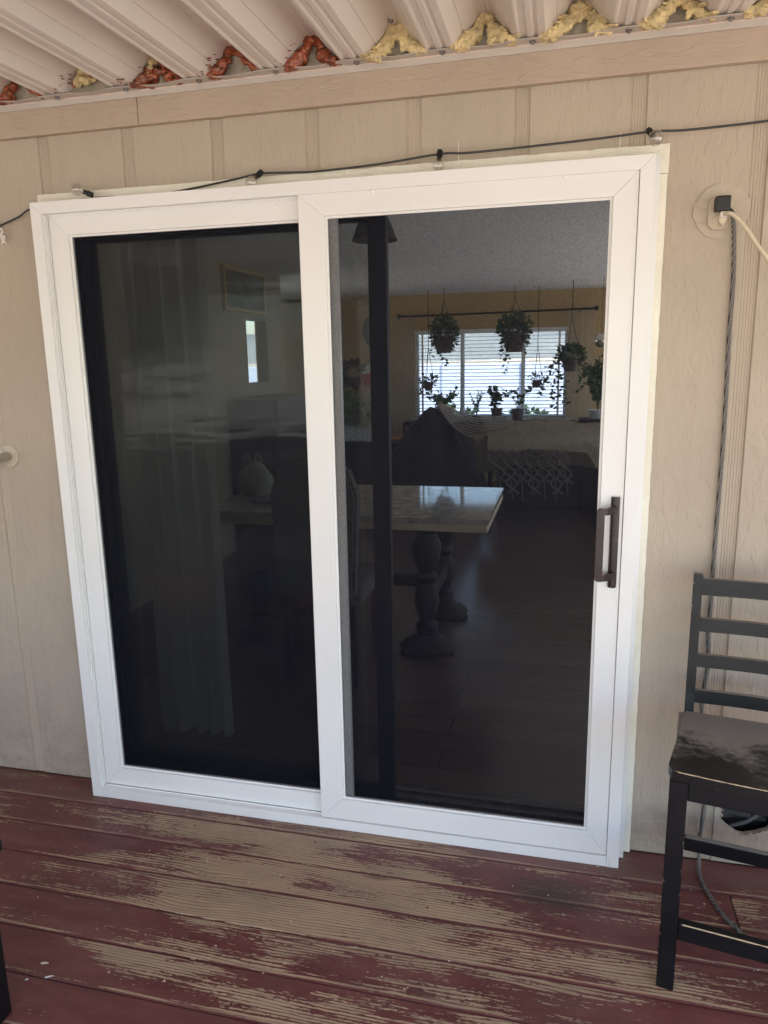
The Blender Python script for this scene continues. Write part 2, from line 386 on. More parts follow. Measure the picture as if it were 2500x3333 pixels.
def prism(name, pts, y0, y1, mat, parent=None, axis='y', bev=0):
    bm = bmesh.new(); aprism(bm, pts, y0, y1, axis)
    if bev: bmesh.ops.bevel(bm, geom=list(bm.edges), offset=bev, segments=1, affect='EDGES')
    return done(name, bm, mat, parent)
def catmull(pts, sub=8):
    P = [Vector(p) for p in pts]; out = []
    if len(P) < 3: return P
    Q = [P[0] * 2 - P[1]] + P + [P[-1] * 2 - P[-2]]
    for i in range(1, len(Q) - 2):
        for k in range(sub):
            t = k / sub; a, b, c, d = Q[i - 1:i + 3]
            out.append(.5 * ((2 * b) + (c - a) * t + (2 * a - 5 * b + 4 * c - d) * t * t + (3 * b - a - 3 * c + d) * t ** 3))
    out.append(P[-1]); return out
def atube(bm, pts, r, n=8, cap=True):
    P = [Vector(p) for p in pts]; rings = []
    rad = r if callable(r) else (lambda i, m: r)
    up = None
    for i, p in enumerate(P):
        d = (P[min(i + 1, len(P) - 1)] - P[max(i - 1, 0)]).normalized()
        if up is None: up = d.orthogonal().normalized()
        u = (up - d * up.dot(d)); u = u.normalized() if u.length > 1e-6 else d.orthogonal().normalized(); up = u; v = d.cross(u)
        rr = rad(i, len(P) - 1)
        rings.append([bm.verts.new(p + (u * math.cos(2 * math.pi * k / n) + v * math.sin(2 * math.pi * k / n)) * rr) for k in range(n)])
    for a, b in zip(rings, rings[1:]):
        for k in range(n): bm.faces.new((a[k], a[(k + 1) % n], b[(k + 1) % n], b[k]))
    if cap: bm.faces.new(rings[0][::-1]); bm.faces.new(rings[-1])
def tube(name, pts, r, mat, parent=None, n=8, sub=0):
    bm = bmesh.new(); atube(bm, catmull(pts, sub) if sub else pts, r, n); return done(name, bm, mat, parent, True)
def alathe(bm, prof, n=20, mat4=Matrix()):
    rings = []
    for r, z in prof:
        rings.append([bm.verts.new(mat4 @ Vector((r * math.cos(2 * math.pi * k / n), r * math.sin(2 * math.pi * k / n), z))) for k in range(n)])
    for a, b in zip(rings, rings[1:]):
        for k in range(n): bm.faces.new((a[k], a[(k + 1) % n], b[(k + 1) % n], b[k]))
    if prof[0][0] > 1e-5: bm.faces.new(rings[0][::-1])
    if prof[-1][0] > 1e-5: bm.faces.new(rings[-1])
    bmesh.ops.remove_doubles(bm, verts=bm.verts, dist=1e-6)
def lathe(name, prof, mat, parent=None, n=20, mat4=Matrix()):
    bm = bmesh.new(); alathe(bm, prof, n, mat4); return done(name, bm, mat, parent, True)
def ablob(bm, c, r, seed, sub=2, amp=.35, freq=1.5, sq=(1, 1, 1)):
    q = bmesh.ops.create_icosphere(bm, subdivisions=sub, radius=1.0)
    s = Vector((seed * 3.1, seed * 1.7, seed * .9))
    for v in q['verts']:
        k = 1 + amp * mnoise.noise(v.co * freq + s) + amp * .5 * mnoise.noise(v.co * freq * 2.7 + s)
        v.co = Vector(c) + Vector((v.co.x * sq[0], v.co.y * sq[1], v.co.z * sq[2])) * r * k
def copy_tree(o, parent=None):
    c = o.copy(); col.objects.link(c); c.parent = parent
    for ch in list(o.children): copy_tree(ch, c)
    return c
def leaves(bm, c, n, size, spread, rnd, up=.2):
    """n bent leaf faces scattered about c"""
    for _ in range(n):
        d = Vector((rnd.gauss(0, 1), rnd.gauss(0, 1), rnd.gauss(0, 1))); d.normalize()
        p = Vector(c) + Vector((d.x * spread[0], d.y * spread[1], d.z * spread[2])) * rnd.random() ** .45
        aleaf(bm, p, (d + Vector((0, 0, up))).normalized(), size * rnd.uniform(.6, 1.25), rnd)
def aleaf(bm, p, d, s, rnd):
    t = d.cross(Vector((rnd.uniform(-1, 1), rnd.uniform(-1, 1), rnd.uniform(-1, 1))))
    if t.length < 1e-3: t = d.orthogonal()
    t.normalize(); nrm = d.cross(t)
    a = bm.verts.new(p); b = bm.verts.new(p + d * s * .5 + t * s * .32 + nrm * s * .1)
    e = bm.verts.new(p + d * s - nrm * s * .12); f = bm.verts.new(p + d * s * .5 - t * s * .32 + nrm * s * .1); g = bm.verts.new(p + d * s * .55)
    bm.faces.new((a, b, g)); bm.faces.new((b, e, g)); bm.faces.new((e, f, g)); bm.faces.new((f, a, g))

# ================================================================== SETTING
def structure(o): o['kind'] = 'structure'; return o
# yard
bm = bmesh.new()
for f in ((-150, 150, -150, 150),):
    bmesh.ops.create_grid(bm, x_segments=40, y_segments=40, size=200)
    for v in bm.verts:
        r = math.hypot(v.co.x, v.co.y)
        v.co.z = -.62 + (max(0, r - 45) * .02) * (1 + mnoise.noise(v.co * .02))
structure(done('ground', bm, M['ground'], None, True))
bm = bmesh.new(); n = 60
prev = None
for i in range(n + 1):
    a = math.radians(20 + 140 * i / n); R0 = 170
    h = 9 + 7 * mnoise.noise(Vector((i * .16, 0, 0))) + 3 * mnoise.noise(Vector((i * .5, 4, 0)))
    cur = [bm.verts.new((R0 * k * math.cos(a), R0 * k * math.sin(a), z)) for k, z in ((.8, -1), (.93, h * .6), (1.05, h), (1.25, -1))]
    if prev:
        for k in range(3): bm.faces.new((prev[k], cur[k], cur[k + 1], prev[k + 1]))
    prev = cur
structure(done('hills', bm, M['hill'], None, True))

structure(box('driveway', -8, 12, 9.2, 26, -.66, -.606, pm('pale_concrete', (.52, .53, .55), .85, .08, 1.5)))
# deck: every board its own object
PITCH, SEAM0 = .1385, -.047
deck = structure(empty('deck'))
def board(x0, x1, y0, y1):
    bm = bmesh.new(); abox(bm, x0, x1, y0, y1, -.028, 0.0, .0042, 2); return done('board', bm, M['deck'], deck)
board(-3.0, 4.6, SEAM0 + .0022, .1)
for k in range(23):
    y1 = SEAM0 - PITCH * k - .0017; y0 = SEAM0 - PITCH * (k + 1) + .0017
    if k == 0: board(-3.0, 2.1225, y0, y1); board(2.125, 4.6, y0, y1)
    elif k % 3 == 1: board(-3.0, 3.1, y0, y1); board(3.103, 4.6, y0, y1)
    else: board(-3.0, 4.6, y0, y1)
YD = SEAM0 - PITCH * 23
box('deck_skirt', -3.0, 4.6, YD - .03, YD - .004, -.6, -.004, M['siteskirt'], deck)
bm = bmesh.new()
for y in [SEAM0 - PITCH * k for k in range(1)]: pass
for jx in (-2.2, -1.6, -1.0): abox(bm, jx, jx + .04, YD, .1, -.2, -.03)
for i in range(14): abox(bm, -1.0 + .41 * i, -.96 + .41 * i, YD, .1, -.2, -.03)
done('joists', bm, M['siteskirt'], deck)
# painted-over nail heads, two per board at each joist
bm = bmesh.new(); rnd = random.Random(3)
for jx in (-.36, .05, .46, .87, 1.28, 1.69, 2.10, 2.16):
    for k in range(-1, 9):
        for fr in (.24, .76):
            y = SEAM0 - PITCH * (k + fr) + rnd.uniform(-.008, .008); x = jx + rnd.uniform(-.012, .012)
            if y > -.01: continue
            alathe(bm, [(.0042, 0.0), (.0040, .0009), (.0, .0013)], 8, Matrix.Translation((x, y, 0)))
tag(done('nail_heads', bm, M['deck'], deck), kind='stuff')
# flecks, chips and grit lying on the deck
bm = bmesh.new(); rnd = random.Random(11)
for _ in range(150):
    x = rnd.uniform(-.3, 2.3); y = -abs(rnd.gauss(0, .38)) + .03; s = rnd.uniform(.0008, .0022)
    if y > .085 or (0 < x < 1.82 and y > -.005): continue
    q = bmesh.ops.create_icosphere(bm, subdivisions=1, radius=s)
    for v in q['verts']: v.co = Vector((x + v.co.x * rnd.uniform(.8, 1.8), y + v.co.y, .0006 + max(0, v.co.z)))
tag(done('paint_flecks', bm, M['whitepot']), 'tiny pale flecks and grit scattered over the red deck', 'debris', kind='stuff')
def chip(c, a, ln, wd, mat, label):
    bm = bmesh.new()
    aprism(bm, [(-ln / 2, -wd * .3), (-ln * .2, -wd / 2), (ln / 2, 0), (ln * .1, wd / 2), (-ln * .45, wd * .35)], 0, .0025, 'z')
    o = done('wood_chip', bm, mat); o.location = (*c, .001); o.rotation_euler = (.05, .04, a)
    tag(o, label, 'wood chip', 'wood chips on the deck')
chip((.345, -.70), .25, .020, .006, M['ivory'], 'tan teardrop wood chip on the red board near the black leg')
chip((.385, -.735), .55, .020, .004, M['whitepot'], 'white sliver of wood on the red deck, right of the tan chip')
chip((.335, -.755), .6, .008, .003, M['whitepot'], 'smallest white wood crumb on the deck, left of the sliver')
for kx, ky in ((1.94, -.002), (1.765, .03)):
    pass

# ------------------------------------------------------------------ house wall
house = empty('house', (0, .092, 0), label='tan painted house front of wood siding with vertical fluted grooves', cat='house')
inv = Matrix.Translation((0, -.092, 0))
def hp(o): o.matrix_parent_inverse = inv; return o
OX0, OX1, OZ1 = .022, 1.798, 2.0
def rects(x0, x1, z0, z1):
    if x1 <= OX0 or x0 >= OX1: return [(x0, x1, z0, z1)]
    out = [(x0, x1, OZ1, z1)]
    if x0 < OX0: out.append((x0, OX0, z0, OZ1))
    if x1 > OX1: out.append((OX1, x1, z0, OZ1))
    return out
siding = empty('siding'); siding.parent = house; hp(siding)
hole_panel = None
for k in range(-8, 13):
    g = -.3155 + .2965 * k
    for x0, x1, z0, z1 in rects(g + .0395, g + .2965, .004, 2.42):
        bm = bmesh.new(); abox(bm, x0, x1, .092, .112, z0, z1, .0022, 1)
        o = done('siding_board', bm, M['siding'], siding)
        if k == 8: hole_panel = o
    for x0, x1, z0, z1 in rects(g - .004, g + .0405, .004, 2.42):
        bm = bmesh.new(); nfl = 6; pts = []     # fluted strip at the bottom of the groove
        for i in range(nfl):
            a = x0 + (x1 - x0) * i / nfl; b = (x1 - x0) / nfl
            pts += [(a, .0985), (a + b * .2, .0971), (a + b * .75, .0971), (a + b * .95, .0985)]
        pts += [(x1, .0985), (x1, .112), (x0, .112)]
        aprism(bm, pts, z0, z1, 'z'); done('groove_strip', bm, M['groove'], siding)
# rough hole low on the wall behind the chair
rnd = random.Random(5); loop = []
for i in range(26):
    a = 2 * math.pi * i / 26
    loop.append((2.19 + .079 * math.cos(a) * rnd.uniform(.94, 1.05), .178 + .072 * math.sin(a) * rnd.uniform(.92, 1.06)))
cut = prism('cutter', loop, .05, .2, None)
md = hole_panel.modifiers.new('b', 'BOOLEAN'); md.object = cut; md.operation = 'DIFFERENCE'; md.solver = 'EXACT'
dg = bpy.context.evaluated_depsgraph_get(); nm = bpy.data.meshes.new_from_object(hole_panel.evaluated_get(dg)); hole_panel.modifiers.clear(); hole_panel.data = nm
bpy.data.objects.remove(cut, do_unlink=True)
bm = bmesh.new()
for i in range(26):
    x, z = loop[i]; ablob(bm, (x, .0945, z), .0055, i, 1, .6, 2.0, (1, .6, 1))
done('raw_hole_rim', bm, M['rawcut'], house).matrix_parent_inverse = inv
# what shows in the hole: a crumpled duct and a cable
bm = bmesh.new(); abox(bm, 2.09, 2.29, .150, .160, .08, .28); hp(done('hole_backing', bm, M['void'], house))  # black sheet standing in for the shade inside the wall cavity
bm = bmesh.new()
prev = None
for j in range(9):
    cur = []
    for i in range(15):
        x = 2.10 + .15 * i / 14; z = .255 - .115 * j / 8
        d = .012 * mnoise.noise(Vector((x * 22, z * 40, 1))) + .008 * math.sin(j * 2.2 + i * .3)
        cur.append(bm.verts.new((x, .120 + d, z)))
    if prev:
        for i in range(14): bm.faces.new((prev[i], prev[i + 1], cur[i + 1], cur[i]))
    prev = cur
bmesh.ops.solidify(bm, geom=list(bm.faces), thickness=.003)
hp(done('crumpled_duct', bm, M['ducttape'], house, True))
hp(tube('hole_cable', [(2.15, .118, .115), (2.20, .112, .145), (2.25, .118, .20)], .006, M['ducttape'], house, 8, 4))
# ledger board under the roof, in two lengths
for x0, x1 in ((-3.0, .3515), (.3532, 4.6)):
    hp(box('ledger_board', x0, x1, .070, .0915, 2.230, 2.335, M['ledger'], house, .003, 2))
hp(box('upper_wall', -3.0, 4.6, .0925, .115, 2.421, 2.75, M['siding'], house))

# ------------------------------------------------------------------ patio roof
roof = empty('patio_cover', (0, -3.1, 2.2), label='corrugated painted steel patio cover above the screen door', cat='patio cover')
rinv = Matrix.Translation((0, 3.1, -2.2))
def rp(o): o.matrix_parent_inverse = rinv; return o
P0, RX = .235, .0955
PROF = [(-.036, .0), (-.031, .0), (-.026, .0035), (-.012, .0035), (-.008, .0), (.004, .0), (.008, .0035), (.014, .0035), (.019, .0), (.036, .0),
        (.062, .0262), (.066, .0262), (.097, .0615), (.104, .067), (.112, .067), (.1145, .064), (.1205, .064), (.123, .067), (.131, .067), (.138, .0615), (.169, .0262), (.173, .0262)]
def zroof(y): return 2.3262 + .032 * (y - .03)
Y0R, Y1R = .0905, -3.15
def sheet(xa, xb, lift):
    pts = []
    for k in range(-14, 21):
        for dx, dz in PROF:
            x = RX + P0 * k + dx
            if xa - 1e-6 <= x <= xb + 1e-6: pts.append((x, dz + lift))
    bm = bmesh.new(); rows = []
    for y in (Y0R, -.3, -1.0, -2.0, Y1R):
        rows.append(([bm.verts.new((x + .011 * -(y - .03), y, zroof(y) + z)) for x, z in pts], [bm.verts.new((x + .011 * -(y - .03), y, zroof(y) + z + .0012)) for x, z in pts]))
    for (a, at), (b, bt) in zip(rows, rows[1:]):
        for i in range(len(pts) - 1):
            bm.faces.new((a[i], a[i + 1], b[i + 1], b[i])); bm.faces.new((at[i], bt[i], bt[i + 1], at[i + 1]))
        bm.faces.new((a[0], b[0], bt[0], at[0])); bm.faces.new((a[-1], at[-1], bt[-1], b[-1]))
    for a, at in (rows[0], rows[-1]):
        for i in range(len(pts) - 1): bm.faces.new((a[i], at[i], at[i + 1], a[i + 1]))
    rp(done('roof_sheet', bm, M['roof'], roof))
seam = [1.378 + .94 * i for i in range(-4, 4)]
edges = [-2.6] + [s for s in seam if -2.5 < s < 4.3] + [4.4]
for i in range(len(edges) - 1):
    sheet(edges[i], edges[i + 1] + (.02 if i < len(edges) - 2 else 0), 0 if i % 2 == 0 else .0016)
# steel angle the ribs sit on: wavy front lip, worn crease, screws at each rib
ang = empty('support_angle'); ang.parent = roof; rp(ang)
box('angle_leg', -2.6, 4.4, .0655, .0692, 2.3045, 2.3225, M['angle'], ang)
bm = bmesh.new(); prev = None
N = 700
for i in range(N + 1):
    x = -2.6 + 7.0 * i / N
    ph = ((x - RX) / P0) % 1.0; dip = (.5 - .5 * math.cos(2 * math.pi * ph)) ** 1.5
    yy = .029 + .0022 * mnoise.noise(Vector((x * 9, 0, 0))); zf = 2.3245 - .0052 * dip
    cur = [bm.verts.new(p) for p in ((x, .0695, 2.3226), (x, yy, zf - .0016), (x, yy, zf), (x, .0695, 2.3245))]
    if prev:
        for k in range(4): bm.faces.new((prev[k], prev[(k + 1) % 4], cur[(k + 1) % 4], cur[k]))
    prev = cur
done('angle_flange', bm, M['angle'], ang)
bm = bmesh.new()
pts = [(-2.6 + 7.0 * i / 260, .0650 + .0009 * mnoise.noise(Vector((i * .9, 3, 0))), 2.3218 + .0009 * mnoise.noise(Vector((i * .7, 0, 0)))) for i in range(261)]
atube(bm, pts, lambda i, m: .0012 + .0009 * mnoise.noise(Vector((i * .35, 9, 0))), 6); done('worn_crease', bm, M['crease'], ang)
for k in range(-2, 11):
    x = RX + P0 * k + .004
    lathe('screw', [(.0, -.0062), (.0045, -.006), (.0052, -.0035), (.0052, -.0025), (.0085, -.0022), (.0085, 0)], M['screw'], ang, 10, Matrix.Translation((x, .048, 2.3225 - .0003)))
def fused(name, bm, mat, parent, vox):
    o = done(name, bm, mat, parent, True); m = o.modifiers.new('r', 'REMESH'); m.mode = 'VOXEL'; m.voxel_size = vox; m.use_smooth_shade = True
    m2 = o.modifiers.new('s', 'SMOOTH'); m2.factor = .5; m2.iterations = 2
    me = bpy.data.meshes.new_from_object(o.evaluated_get(bpy.context.evaluated_depsgraph_get())); o.modifiers.clear(); old = o.data; o.data = me; bpy.data.meshes.remove(old)
    nr = [v.normal.copy() for v in me.vertices]
    for v, n_ in zip(me.vertices, nr):
        v.co += n_ * (.0034 * mnoise.noise(v.co * 110) + .0026 * mnoise.noise(v.co * 260) + .001 * mnoise.noise(v.co * 600)) * (1 if name == 'spray_foam' else .5)
    for p in me.polygons: p.use_smooth = True
    return o
# gaps under the corrugation, plugged with board, red sealant or yellow foam
def gapz(u): return max(0, .066 - abs(u) * .93 if abs(u) > .018 else .066)     # u from gap centre
rnd = random.Random(21)
for k in range(-3, 10):
    cx = RX + P0 * k + P0 / 2
    f = [(cx - .081, 0), (cx + .081, 0), (cx + .018, .0645), (cx - .018, .0645)]
    bm = bmesh.new(); aprism(bm, [(a, zroof(.06) + b - .001) for a, b in f], .060, .088); rp(done('gap_filler', bm, M['filler'], roof))
    red = k <= 3
    def arch(bm, u0, u1, r0, r1, n, y0=.038, seed=0, sink=.006, amp=.5):
        for i in range(n):
            u = u0 + (u1 - u0) * (i + .5) / n
            ablob(bm, (cx + u + rnd.uniform(-.004, .004), y0 + rnd.uniform(-.006, .014), zroof(y0) + max(.004, gapz(u) - sink) + rnd.uniform(-.004, .003)),
                  rnd.uniform(r0, r1), seed + i * 1.3 + k * 7, 2, amp, 1.7, (1.15, .9, .85))
    if red:
        bm = bmesh.new()
        if k == 0: arch(bm, -.04, .02, .006, .011, 16, .036, 3, .012, .3)
        else:
            arch(bm, -.080, .012, .009, .014, 34, .036, 1, .006, .3); arch(bm, .0, .074, .006, .010, 26, .044, 40, .004, .3)
            arch(bm, -.074, -.030, .008, .013, 16, .038, 70, .022, .3)
            if k == 3: arch(bm, .02, .066, .009, .014, 22, .036, 90, .022, .3)
            if k == 1: arch(bm, -.05, .06, .008, .012, 26, .050, 60, .030, .3)
        rp(fused('red_sealant', bm, M['red'], roof, .0026))
        bm = bmesh.new()
        for _ in range(14):
            u = rnd.uniform(-.105, -.03); y = rnd.uniform(-.03, .03)
            ablob(bm, (cx + u, y, zroof(y) + gapz(u) - .001), rnd.uniform(.0015, .0045), rnd.random() * 9, 1, .6, 2, (1.7, 1.2, .3))
        tag(rp(done('sealant_specks', bm, M['red'], roof, True)), kind='stuff')
        if k in (0, 1):
            bm = bmesh.new()
            if k == 0: arch(bm, -.03, .02, .009, .014, 16, .030, 5, .018, .35); arch(bm, -.012, .004, .008, .011, 12, .028, 15, .040, .3)
            else: arch(bm, -.028, -.002, .005, .009, 12, .030, 5, .012, .4)
            rp(fused('spray_foam', bm, M['foam'], roof, .0022))
    else:
        bm = bmesh.new()
        th_ = rnd.uniform(.8, 1.25); tl_ = rnd.uniform(.75, 1.2)
        arch(bm, -.084, rnd.uniform(-.03, -.004), .0075 * th_, .013 * th_, 38, .034, 11, rnd.uniform(.004, .010), .5); arch(bm, -.016, .018, .008, .017, rnd.randint(5, 14), .032, 12, rnd.uniform(.006, .016), .5)
        arch(bm, rnd.uniform(.0, .02), .082, .006 * tl_, .012 * tl_, 34, .038, 13, .005, .5)
        arch(bm, rnd.uniform(-.08, -.05), rnd.uniform(-.02, .01), .008, .014, 20, .040, 17, rnd.uniform(.016, .024), .5); arch(bm, rnd.uniform(.01, .03), .076, .006, .012, 16, .042, 19, .015, .5)
        for _ in range(4):
            u = rnd.uniform(-.05, .05); zt = gapz(u)
            for q_ in range(5): ablob(bm, (cx + u + rnd.uniform(-.002, .002), .036, zroof(.036) + zt - .010 - .007 * q_), rnd.uniform(.004, .008), q_ + u * 90, 2, .5, 1.6)
        for _ in range(9):
            u = rnd.choice((-1, 1)) * rnd.uniform(.03, .09); y = rnd.uniform(.0, .03)
            ablob(bm, (cx + u, y, zroof(y) + gapz(u) - .002), rnd.uniform(.003, .007), rnd.random() * 9, 2, .6, 2, (1.5, 1.4, .5))
        side = .045 if k % 2 == 0 else (.03 if k == 5 else -.052)
        for i in range(22):
            ablob(bm, (cx + side + rnd.uniform(-.016, .016), .036, zroof(.03) + .002 + rnd.uniform(0, .026)), rnd.uniform(.008, .0125), i + k, 2, .45, 1.6)
        rp(fused('spray_foam', bm, M['foam'], roof, .0022))
        if k in (4, 6):
            lathe('bolt_head', [(.0, -.007), (.006, -.006), (.0075, -.001), (.0075, 0)], M['screw'], roof, 10, Matrix.Translation((cx - .004, -.01, zroof(-.01) + .065))).matrix_parent_inverse = rinv
# front beam and posts carry the roof
rp(box('front_beam', -2.6, 4.4, -3.10, -3.06, 2.02, zroof(-3.08) - .001, M['post'], roof))
for px_ in (-2.4, .2, 2.6, 4.25):
    rp(box('roof_post', px_, px_ + .09, -3.12, -3.03, 0.0005, 2.02, M['post'], roof, .004))

# ------------------------------------------------------------------ rooms behind the door
ZF, ZC, YF = .03, 2.296, 7.0
XL, XR, XP = -1.75, 4.2, -.95
structure(box('room_floor', XL - .2, XR + .2, .115, YF + .2, -.15, ZF, M['floor']))
structure(box('room_ceiling', XL - .2, XR + .2, .116, YF + .25, ZC, ZC + .1, M['ceil']))
WX0, WX1, WZ0, WZ1 = -.20, 1.63, .82, 1.875
bm = bmesh.new()
for a in ((XL - .2, WX0, ZF + .001, ZC - .001), (WX1, 2.45, ZF + .001, ZC - .001), (4.05, XR + .2, ZF + .001, ZC - .001), (2.45, 4.05, 2.12, ZC - .001), (WX0, WX1, ZF + .001, WZ0), (WX0, WX1, WZ1, ZC - .001)): abox(bm, a[0], a[1], YF, YF + .14, a[2], a[3])  # door-sized gap at the right is unseen, added to brighten the room
structure(done('room_wall_far', bm, M['ochre']))
bm = bmesh.new()
for a in ((.24, 1.2, ZF + .001, ZC - .001), (6.2, YF - .001, ZF + .001, ZC - .001), (1.2, 6.2, ZF + .001, .30), (1.2, 6.2, 2.25, ZC - .001)): abox(bm, XR, XR + .12, a[0], a[1], a[2], a[3])  # wide out-of-view opening, added so extra daylight enters
structure(done('room_wall_right', bm, M['ochre']))
# left wall with a narrow window
bm = bmesh.new(); ly0, ly1, lz0, lz1 = 4.55, 6.0, .9, 2.15
for a in ((.24, ly0, ZF + .001, ZC - .001), (ly1, YF - .001, ZF + .001, ZC - .001), (ly0, ly1, ZF + .001, lz0), (ly0, ly1, lz1, ZC - .001)): abox(bm, XL - .12, XL, a[0], a[1], a[2], a[3])
structure(done('room_wall_left', bm, M['ochre']))
bm = bmesh.new()
for a in ((1.0, 3.70, ZF + .001, ZC - .001), (4.13, 4.5, ZF + .001, ZC - .001), (3.70, 4.13, ZF + .001, 1.36), (3.70, 4.13, 1.88, ZC - .001)): abox(bm, XP - .1, XP, a[0], a[1], a[2], a[3])
structure(done('room_partition', bm, M['taupe']))
# inner face of the front wall, around the door opening
bm = bmesh.new()
for a in ((XL - .2, OX0 - .002, ZF + .001, ZC - .001), (OX1 + .002, XR + .2, ZF + .001, ZC - .001), (OX0 - .002, OX1 + .002, OZ1 + .002, ZC - .001)): abox(bm, a[0], a[1], .165, .24, a[2], a[3])
structure(done('room_wall_front', bm, M['ochre']))
structure(box('room_roof', XL - .6, XR + .14, .118, YF + .5, ZC + .101, ZC + .35, M['post']))

# ================================================================== DOOR
# old cream trim boards on the siding
tr = empty('door_trim', (.9, .081, 0), label='rough cream painted trim boards showing above and right of the white door frame', cat='door trim')
tinv = Matrix.Translation((-.9, -.081, 0))
def rough_board(name, x0, x1, z0, z1, seed):
    bm = bmesh.new(); nx = max(2, int((x1 - x0) / .012)); nz = max(2, int((z1 - z0) / .012))
    def P(i, j, y):
        x = x0 + (x1 - x0) * i / nx; z = z0 + (z1 - z0) * j / nz
        v = Vector((x * 30, z * 30, seed))
        if i in (0, nx): x += .0016 * mnoise.noise(v)
        if j in (0, nz): z += .0016 * mnoise.noise(v * 1.3)
        return (x, y + (.0008 * mnoise.noise(v * 2.1) if y < .085 else 0), z)
    F = [[bm.verts.new(P(i, j, .081)) for j in range(nz + 1)] for i in range(nx + 1)]
    for i in range(nx):
        for j in range(nz): bm.faces.new((F[i][j], F[i + 1][j], F[i + 1][j + 1], F[i][j + 1]))
    per = [F[i][0] for i in range(nx + 1)] + [F[nx][j] for j in range(1, nz + 1)] + [F[i][nz] for i in range(nx - 1, -1, -1)] + [F[0][j] for j in range(nz - 1, 0, -1)]
    B = [bm.verts.new((v.co.x, .0918, v.co.z)) for v in per]
    for i in range(len(per)): bm.faces.new((per[i], per[(i + 1) % len(per)], B[(i + 1) % len(per)], B[i]))
    o = done(name, bm, M['trim'], tr); o.matrix_parent_inverse = tinv
rough_board('trim_board', -.031, 1.860, 1.99, 2.0605, 1)
rough_board('trim_board', 1.80, 1.8585, .004, 1.9885, 2)
rough_board('trim_board', -.029, .02, .004, 1.9885, 3)

# white frame
FW, FH = 1.82, 2.0205
fr = empty('door_frame', (.91, 0, 0), label='white vinyl frame around the double sliding screen door', cat='door frame')
finv = Matrix.Translation((-.91, 0, 0))
def fp(o): o.matrix_parent_inverse = finv; return o
J = .0355; g = .0004
fp(prism('head', [(g, FH), (J, FH - J + g), (FW - J, FH - J + g), (FW - g, FH)], 0, .0125, M['vinyl'], fr, bev=.0006))
fp(prism('jamb', [(0, .0), (J, .0), (J, FH - J), (0, FH - g)], 0, .0125, M['vinyl'], fr, bev=.0006))
fp(prism('jamb', [(FW - J, 0), (FW, 0), (FW, FH - g), (FW - J, FH - J)], 0, .0125, M['vinyl'], fr, bev=.0006))
fp(box('sill', J + .0006, FW - J - .0006, .0004, .0125, .0005, J - .001, M['vinyl'], fr, .0006))
# frame depth behind the face, with track ribs
fp(box('jamb_channel', 0.004, .0335, .0127, .0528, .001, FH - .004, M['vinyl'], fr))
fp(box('jamb_channel', FW - .0335, FW - .004, .0127, .0528, .001, FH - .004, M['vinyl'], fr))
fp(box('head_channel', .0337, FW - .0337, .0127, .0528, FH - .0335, FH - .004, M['vinyl'], fr))
fp(box('sill_channel', .0337, FW - .0337, .0127, .0528, .001, .0325, M['vinyl'], fr))
for ya in (.0127, .0275):
    fp(box('track_rib', .0337, .0382, ya, ya + .0028, .034, FH - .035, M['vinyl'], fr))
    fp(box('track_rib', .0385, FW - .0385, ya + .0127, ya + .0155, .0327, .0372, M['vinyl'], fr))
    fp(box('track_rib', .0385, FW - .0385, ya + .0125, ya + .0150, FH - .0395, FH - .0337, M['vinyl'], fr))
bm = bmesh.new()
for a in ((-.016, .02, 0.0005, 2.031), (FW - .02, 1.8375, .0005, 2.031), (.0202, FW - .0202, 1.995, 2.031), (.0202, FW - .0202, .0005, .02)): abox(bm, a[0], a[1], .053, .0808, a[2], a[3])
fp(done('mounting_flange', bm, M['vinyl'], fr))
fp(box('joint_line', FW - .0274, FW - .0268, -.0002, .0006, .0006, J - .002, M['darkframe'], fr))

